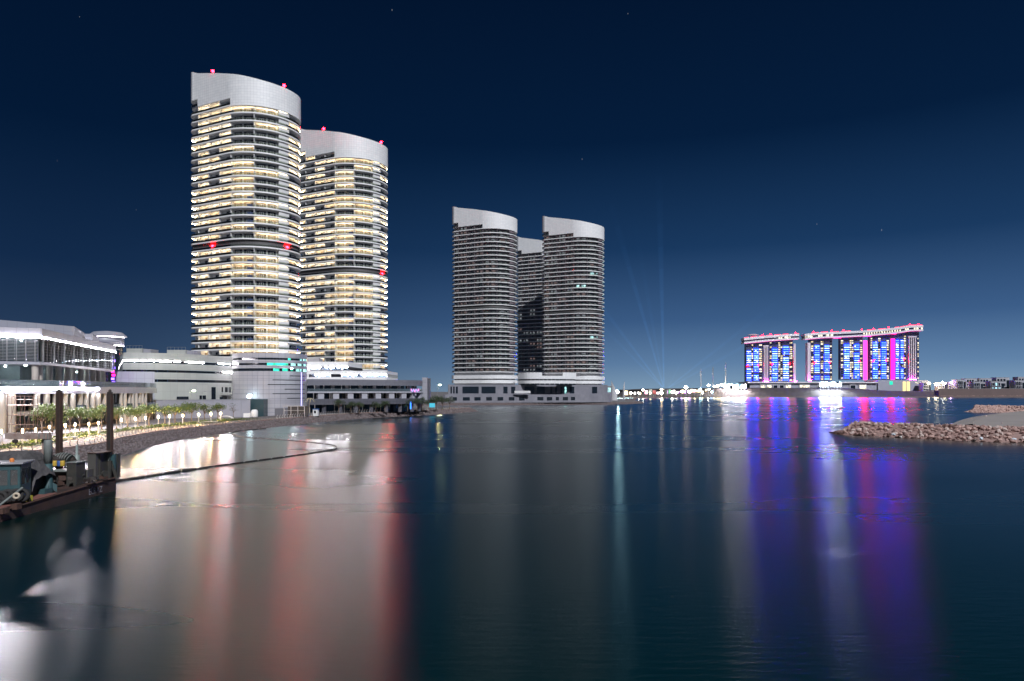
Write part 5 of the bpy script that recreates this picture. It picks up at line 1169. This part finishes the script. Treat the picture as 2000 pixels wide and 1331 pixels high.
for k in range(9): MB().box(X(1776 + k * 2.1, HD), X(1777 + k * 2.1, HD), HD - 20.6, HD - 20.05, Z(748.5 + (k % 3) * .8, HD), Z(746.5 + (k % 3) * .8, HD)).build('lit_sign', YW[1], hp)

# ------------------------------------------------------------------ floodlit event ground on the far shore
FL1 = glow_mat('stadium_flood_glow', (1.0, .90, .92), 600); FL2 = glow_mat('cold_flood_glow', (.80, .90, 1.0), 600)
for k, (a, b, d) in enumerate(((1412, 1417, 1215), (1419, 1424.5, 1216), (1427, 1434, 1217), (1436, 1442, 1218), (1446, 1457, 1219), (1601, 1609, 1222), (1611, 1619, 1222), (1622, 1631, 1222), (1634, 1643, 1222))):
    o = thing('floodlight_bank', f'{ORD[k if k < 5 else k - 5]} white floodlight bank ' + ('left of the hotel' if k < 5 else 'below the hotel gap'), 'floodlight', (X((a + b) / 2, d), d, 10.0), 0, 'floodlights on the shore mound')
    hw = (b - a) / 2 * d / F; zc = Z(755 if k < 5 else 750.5, d) - 10
    rl2 = random.Random(k)
    for i in range(max(2, int(hw / 1.1))):
        for j in range(3):
            if rl2.random() < .8: put('lamp', MB().lathe((0, 0, 0), [(.3, -.6), (.95, -.3), (1.05, 0), (.95, .3), (.3, .6)], 8).mesh('lamp', FL1 if k < 5 else FL2), o, (-hw + (i + .5) * 2 * hw / max(2, int(hw / 1.1)) + rl2.uniform(-.3, .3), -.4, zc - 2.6 + j * 2.6 + rl2.uniform(-.4, .4))); MB().box(-hw - .2, hw + .2, .55, 1.2, zc - 4, zc + 4).build('housing', DFRAME, o)
    for s in (-1, 1): MB().tube([(s * hw * .7, .9, 0), (s * hw * .7, .9, zc)], .3, 6).build('mast', STEEL, o)
lampcols = {'w': (1.0, .80, .48), 'c': (.55, .95, 1.0), 'n': (1.0, .95, .88), 'p': (.75, .45, 1.0), 'b': (.4, .6, 1.0)}
fl_lamps = [(1205, 766, 'c', 900, 2.0, 600), (1232, 768, 'w', 980, 1.3, 40), (1247, 768, 'n', 1000, 1.0, 25), (1256, 762, 'n', 1010, 1.0, 40), (1270, 768, 'w', 1020, .9, 25), (1292, 768, 'w', 1060, 1.7, 60), (1292, 761, 'w', 1080, 1.2, 40), (1313, 766, 'n', 1090, 1.4, 45), (1321, 768, 'n', 1090, 1.1, 35), (1331, 765, 'p', 1100, 1.3, 25),
            (1340, 757, 'w', 1120, 2.0, 60), (1347, 766, 'p', 1110, 1.5, 25), (1357, 763, 'w', 1130, 1.2, 30), (1368, 761, 'c', 1140, 1.5, 30), (1372, 768, 'w', 1130, 1.2, 35), (1384, 753, 'n', 1180, 1.6, 45), (1390, 766, 'b', 1170, 1.2, 35), (1395, 755, 'w', 1185, 1.3, 40), (1402, 754, 'w', 1188, 1.4, 40), (1409, 752, 'w', 1190, 1.6, 45), (1814, 749, 'w', 1260, 1.6, 30), (1829, 751, 'w', 1255, 2.2, 45), (1841, 747, 'n', 1260, 1.2, 35), (1846, 749, 'w', 1255, 1.2, 35), (1858, 748, 'p', 1250, 1.4, 35)]
gl_me = {}
for k, (px, y, c, d, s, e_) in enumerate(fl_lamps):
    nm = {'w': 'warm', 'c': 'turquoise', 'n': 'white', 'p': 'violet', 'b': 'bluish'}[c]; z = Z(y, d); base = 1.9
    key = (c, e_)
    if key not in gl_me: gl_me[key] = MB().lathe((0, 0, 0), [(.2, -.8), (.8, -.45), (1, 0), (.8, .45), (.2, .8)], 10).mesh('lamp_head', glow_mat(f'{nm}_flood_{e_}', lampcols[c], e_ * 2.2))
    o = thing('floodlight_mast', f'{nm} light mast, {ORD[min(k, 19)] if k < 20 else ORD[k - 20]} from the left ' + ('on the far event shore' if k < 20 else 'between hotel and villas'), 'light mast', (X(px, d), d, base), 0, 'light masts on the far shore')
    MB().tube([(0, .3, 0), (0, .3, max(.5, z - base))], .22, 5).build('mast', STEEL, o); put('lamp_head', gl_me[key], o, (0, 0, z - base), 0, s * 1.35)
rr = random.Random(23)
stall_m = [lit_window('amber_stall_glow', (1.0, .75, .38), 6.6000000000000005, .2), lit_window('white_stall_glow', (1.0, .95, .88), 8.399999999999999, .2), lit_window('violet_stall_glow', (.75, .35, 1.0), 4.800000000000001, .2), lit_window('pink_stall_glow', (1.0, .45, .62), 4.800000000000001, .2), lit_window('green_stall_glow', (.35, .95, .55), 1.6, .2)]
xs = [1223, 1240, 1250, 1262, 1285, 1290, 1296, 1302, 1308, 1316, 1324, 1333, 1338, 1345, 1351, 1356, 1361, 1366, 1373, 1379, 1385, 1391, 1397, 1403, 1408]
for k, px in enumerate(xs):
    d = 1075 + (px - 1223) * .6 + 40; w_ = rr.uniform(3, 6.0); h_ = rr.uniform(3.5, 7.5); zb = 4.6 + (px - 1223) * .022; zt = Z(rr.uniform(757, 765), d)
    o = thing('event_stall', f'{ORD[min(k, 23)]} small lit stall from the left on the far event shore' if k < 24 else 'last small lit stall before the floodlights', 'stall', (X(px, d), d, zb), 0, 'lit stalls on the far shore')
    MB().box(-w_ / 2, w_ / 2, 0, 5, 0, h_).build('body', mat('stall_wall', (.4, .38, .40), .7), o); MB().box(-w_ / 2 + .3, w_ / 2 - .3, -.15, -.01, .6, h_ - .5).build('lit_front', stall_m[rr.choice((0, 0, 1, 1, 2, 3, 4))], o); MB().box(-w_ / 2 - .4, w_ / 2 + .4, -1.0, 5.2, h_, h_ + .3).build('roof', WHITEP, o)
for k, (px0, px1, y0, y1) in enumerate(((1268, 1273, 762, 771), (1275, 1281, 763, 771))):
    d = 1030; o = thing('billboard', ('grey back of a square billboard on the far shore', 'reddish lit billboard beside the grey one')[k], 'billboard', (X((px0 + px1) / 2, d), d, 1.9)); hw = (px1 - px0) / 2 * d / F
    MB().box(-hw - .4, hw + .4, 0, .6, Z(y1, d) - 1.9, Z(y0, d) - 1.9 + .8).build('frame', CLADD if k else CLADW, o)
    if k: MB().box(-hw, hw, -.1, -.01, Z(y1, d) - 1.5, Z(y0, d) - 1.9).build('screen', lit_window('red_screen_glow', (1.0, .28, .26), .8, .2), o)
    for s in (-1, 1): MB().tube([(s * hw * .6, .3, 0), (s * hw * .6, .3, Z(y1, d) - 1.9)], .25, 5).build('leg', STEEL, o)
for k, (px, y0, d) in enumerate(((1369, 724, 1150), (1392.5, 720, 1170), (1417.5, 711, 1190))):
    o = thing('lattice_mast', ('left and shortest of three thin lattice masts', 'middle thin lattice mast beside the event ground', 'tallest lattice mast, nearest to the hotel')[k], 'mast', (X(px, d), d, 4)); hh = Z(y0, d) - 4; mb = MB()
    for a, b in ((-.8, -.8), (.8, -.8), (.8, .8), (-.8, .8)): mb.tube([(a, b, 0), (a * .5, b * .5, hh)], .17, 4)
    n = int(hh / 2.2)
    for q in range(n):
        z0, z1 = hh * q / n, hh * (q + 1) / n; mb.tube([(-.75, -.75, z0), (.75, -.75, z1)], .09, 4); mb.tube([(.75, .75, z0), (-.75, .75, z1)], .09, 4); mb.tube([(-.75, .7, z0), (-.75, -.7, z1)], .09, 4)
    mb.build('lattice', STEEL, o); MB().lathe((0, 0, hh), [(.5, 0), (.5, 1.2), (.1, 3.5)], 6).build('antenna', STEEL, o)
    for q in range(3 if k != 1 else 1): MB().box(-1.4, -.7, -.5, .5, hh * (.78 + q * .07), hh * (.78 + q * .07) + 2.2).build('antenna_panel', WHITEP, o)
# sail sculptures and the small lit house at the end of the far tower island
for k, (px0, px1, y0, y1, d) in enumerate(((1194, 1205.5, 744, 766, 640), (1216, 1220, 744.5, 766, 700))):
    o = thing('sail_sculpture', ('large pale triangular sail sculpture beside the far towers', 'narrow pale sail sculpture right of the bright turquoise lamp')[k], 'sculpture', (X(px0, d), d, 1.9)); w_ = X(px1, d) - X(px0, d); h_ = Z(y0, d) - 1.9
    mb = MB(); n = 8; f_ = []; b_ = []
    for q in range(n + 1):
        t_ = q / n; f_.append((w_ * t_, -.3 - math.sin(t_ * 3.14) * .8, h_ * (1 - t_ * .62) if k == 0 else h_ * (.3 + .7 * t_ ** .5))); b_.append((w_ * t_, .3 - math.sin(t_ * 3.14) * .8, f_[-1][2]))
    for q in range(n):
        a, b, c, d4 = f_[q], f_[q + 1], b_[q + 1], b_[q]; mb.face([(a[0], a[1], 0), (b[0], b[1], 0), b, a]); mb.face([(c[0], c[1], 0), (d4[0], d4[1], 0), d4, c]); mb.face([a, b, c, d4])
    mb.face([(f_[0][0], f_[0][1], 0), f_[0], b_[0], (b_[0][0], b_[0][1], 0)]); mb.face([(f_[-1][0], f_[-1][1], 0), (b_[-1][0], b_[-1][1], 0), b_[-1], f_[-1]])
    mb.build('sail', WHITE, o); MB().box(-.5, w_ + .5, -1.5, 1.2, 0, .5).build('base', CONC, o)
o = thing('end_house', 'small pale house between the far plinth and the sail sculpture', 'house', (X(1188, 600), 600, 1.9)); MB().box(-4, 3.5, 0, 8, 0, 13).build('wall', CONCW, o); MB().box(-2.5, 2.2, -.1, -.01, 8, 12).build('window', lit_window('cool_room_glow', (.55, .95, 1.0), 1.2), o); MB().box(-4.3, 3.8, -.3, 8.3, 13, 13.4).build('roof', CLADW, o)

# ------------------------------------------------------------------ villas on the right shore
VD = 1235; VW = mat('villa_render', (.40, .40, .44), .8, var=(.08, .5, (.33, .33, .37)))
vl = [(1803, 1818, 748, 758, 0), (1834, 1848, 748, 759, 0), (1853, 1866, 747, 759, 0), (1869, 1886, 742, 759, 1), (1887, 1908.5, 740, 759, 0), (1900.5, 1920, 746.5, 758.5, 1), (1913, 1937, 739.5, 758, 0), (1935, 1961.5, 745.5, 758, 2), (1946, 1971.5, 738, 757, 0), (1974, 1981, 744, 757, 0), (1982, 2001, 743.5, 757.5, 1), (1988.5, 2012, 737, 757, 0)]
cw = lit_window('cool_villa_glow', (.45, .85, 1.0), 1.4, .3)
for k, (a, b, y0, y1, st) in enumerate(vl):
    d = VD + (25 if st == 0 else 0) + (k % 3); o = thing('villa', f'{ORD[k]} box-shaped white villa counted from the hotel towards the right edge', 'villa', (X((a + b) / 2, d), d, 12.0), 0, 'box villas on the right shore'); w_ = (b - a) / 2 * d / F; h_ = Z(y0, d) - 12.0
    MB().box(-w_, w_, 0, 14, -2, h_).build('wall', VW, o); MB().box(-w_ - .4, w_ + .4, -.4, 14.4, h_, h_ + .5).build('roof', VW, o); MB().box(w_ * .55, w_ * .98, -.12, -.01, .3, h_ * .8).build('stair_glazing', DGLASS, o)
    nfl = 2 if st else 3
    for f in range(nfl):
        for q in range(3):
            x = -w_ * .85 + q * w_ * .46; z = .6 + f * (h_ / nfl); lit_ = (st == 2 and f == 0) or (st == 2 and q == 1 and f == 1)
            MB().box(x, x + w_ * .32, -.14, -.01, z, z + h_ / nfl * .62).build('window', cw if lit_ else DGLASS, o)
            if st: MB().box(x - w_ * .05, x, -1.4, -.02, z - .5, z + h_ / nfl * .75).build('pier', VW, o)
        if st: MB().box(-w_ * .95, w_ * .5, -1.6, -.02, f * h_ / nfl - .35, f * h_ / nfl + .15).build('balcony', VW, o)
sw = path([(1834, 1208), (1900, 1203), (2000, 1200), (2200, 1200)], 6)
o = thing('sea_wall', 'long brown sea wall below the box villas', 'wall'); band('wall_face', sw, 1.5, 15.2, 1.5, mat('brown_sea_wall', (.16, .115, .11), .9, var=(.05, .6, (.11, .08, .08)), bump=(.4, .5, .4)), o, .2); band('coping', sw, 15.2, 15.6, 1.8, CONC, o, .3)
o2 = tag(MB().prism(sw + [Vector((1400, 1300)), Vector((X(1800, 1300), 1300))], 1.5, 11.9).build('villa_terrace', SOIL), 'raised ground under the villas', 'ground', kind='structure')
mb = MB(); rr = random.Random(91)
for p, t in arc_pts(offs(sw, -5), 1.6):
    for k in range(3): rock(mb, (p.x + rr.gauss(0, .8), p.y + rr.uniform(-4, 4), rr.uniform(0, 2.6)), rr.uniform(.8, 1.6), rr)
tag(mb.build('shore_boulders', ROCKM[2]), 'dark boulders at the foot of the far sea wall', 'boulders', kind='stuff')

# ------------------------------------------------------------------ searchlight beams over the event ground
def beam_mat(name, s):
    m = bpy.data.materials.new(name); m.use_nodes = True; t = m.node_tree; t.nodes.clear()
    q = t.nodes.new('ShaderNodeEmission'); q.inputs[0].default_value = (.10, .38, 1.0, 1); q.inputs[1].default_value = s
    o_ = t.nodes.new('ShaderNodeOutputMaterial'); t.links.new(q.outputs[0], o_.inputs['Volume']); return m
BMD = 1100.0; sb = P(1297, 760, BMD)
bms = [((1178, 640), .0060), ((1168, 590), .0070), ((1225, 510), .0065), ((1258, 540), .0030), ((1290, 470), .0070), ((1470, 628), .0050), ((1520, 640), .0034), ((1385, 610), .0016)]
for k, ((px, py), s) in enumerate([(q, v * 2.6) for q, v in bms]):
    st_ = sb if k < 5 else P(1302, 760, BMD); e_ = P(px, py, BMD + 15); dv = (e_ - st_); ln = dv.length * 1.6; dv.normalize()
    o = thing('light_beam', ('lowest left leaning blue searchlight beam', 'second lowest left leaning blue searchlight beam', 'steep left leaning blue searchlight beam', 'faint steep blue beam between two stronger ones', 'nearly upright blue searchlight beam', 'upper right leaning blue searchlight beam', 'lower right leaning blue searchlight beam', 'faintest right leaning blue searchlight beam')[k], 'light beam', (st_.x, st_.y, st_.z), 0, 'searchlight beams over the far shore'); NS = 12
    for q in range(NS):
        l0, l1 = ln * (q / NS) ** 1.3 + 3, ln * ((q + 1) / NS) ** 1.3 + 3; rad = lambda l: .8 + l * .017
        mb = MB(); mb.tube([dv * l0, dv * l1], [rad(l0), rad(l1)], 14); x = mb.build('beam_section', beam_mat('searchlight_beam', s * 1.4 * (1 - (q + .5) / NS) ** 2 / (.35 + 2.2 * q / NS)), o)
        bm = bmesh.new(); bm.from_mesh(x.data); bmesh.ops.recalc_face_normals(bm, faces=bm.faces); bm.to_mesh(x.data); bm.free()
o = thing('searchlight', 'searchlight housing at the foot of the blue beams', 'searchlight', (sb.x, sb.y + 2, 1.9)); MB().box(-3, 6, 0, 3, 0, sb.z - 1.9 - 1.5).build('truck', DFRAME, o); MB().lathe((0, 1, sb.z - 3.4), [(1.0, 0), (1.3, 1.5), (1.2, 1.7)], 10).build('lamp_drum', STEEL, o)

# ------------------------------------------------------------------ bring every empty to the foot of its thing
bpy.context.view_layer.update()
for o in [o for o in COL.objects if o.type == 'EMPTY' and o.parent is None and o.location.length < 1e-6]:
    lo = Vector((1e9,) * 3); hi = Vector((-1e9,) * 3)
    for c in o.children:
        for q in c.bound_box:
            v = c.matrix_local @ Vector(q)
            for i in range(3): lo[i] = min(lo[i], v[i]); hi[i] = max(hi[i], v[i])
    b_ = Vector(((lo.x + hi.x) / 2, (lo.y + hi.y) / 2, lo.z)); o.location = b_
    for c in o.children: c.location = c.location - b_
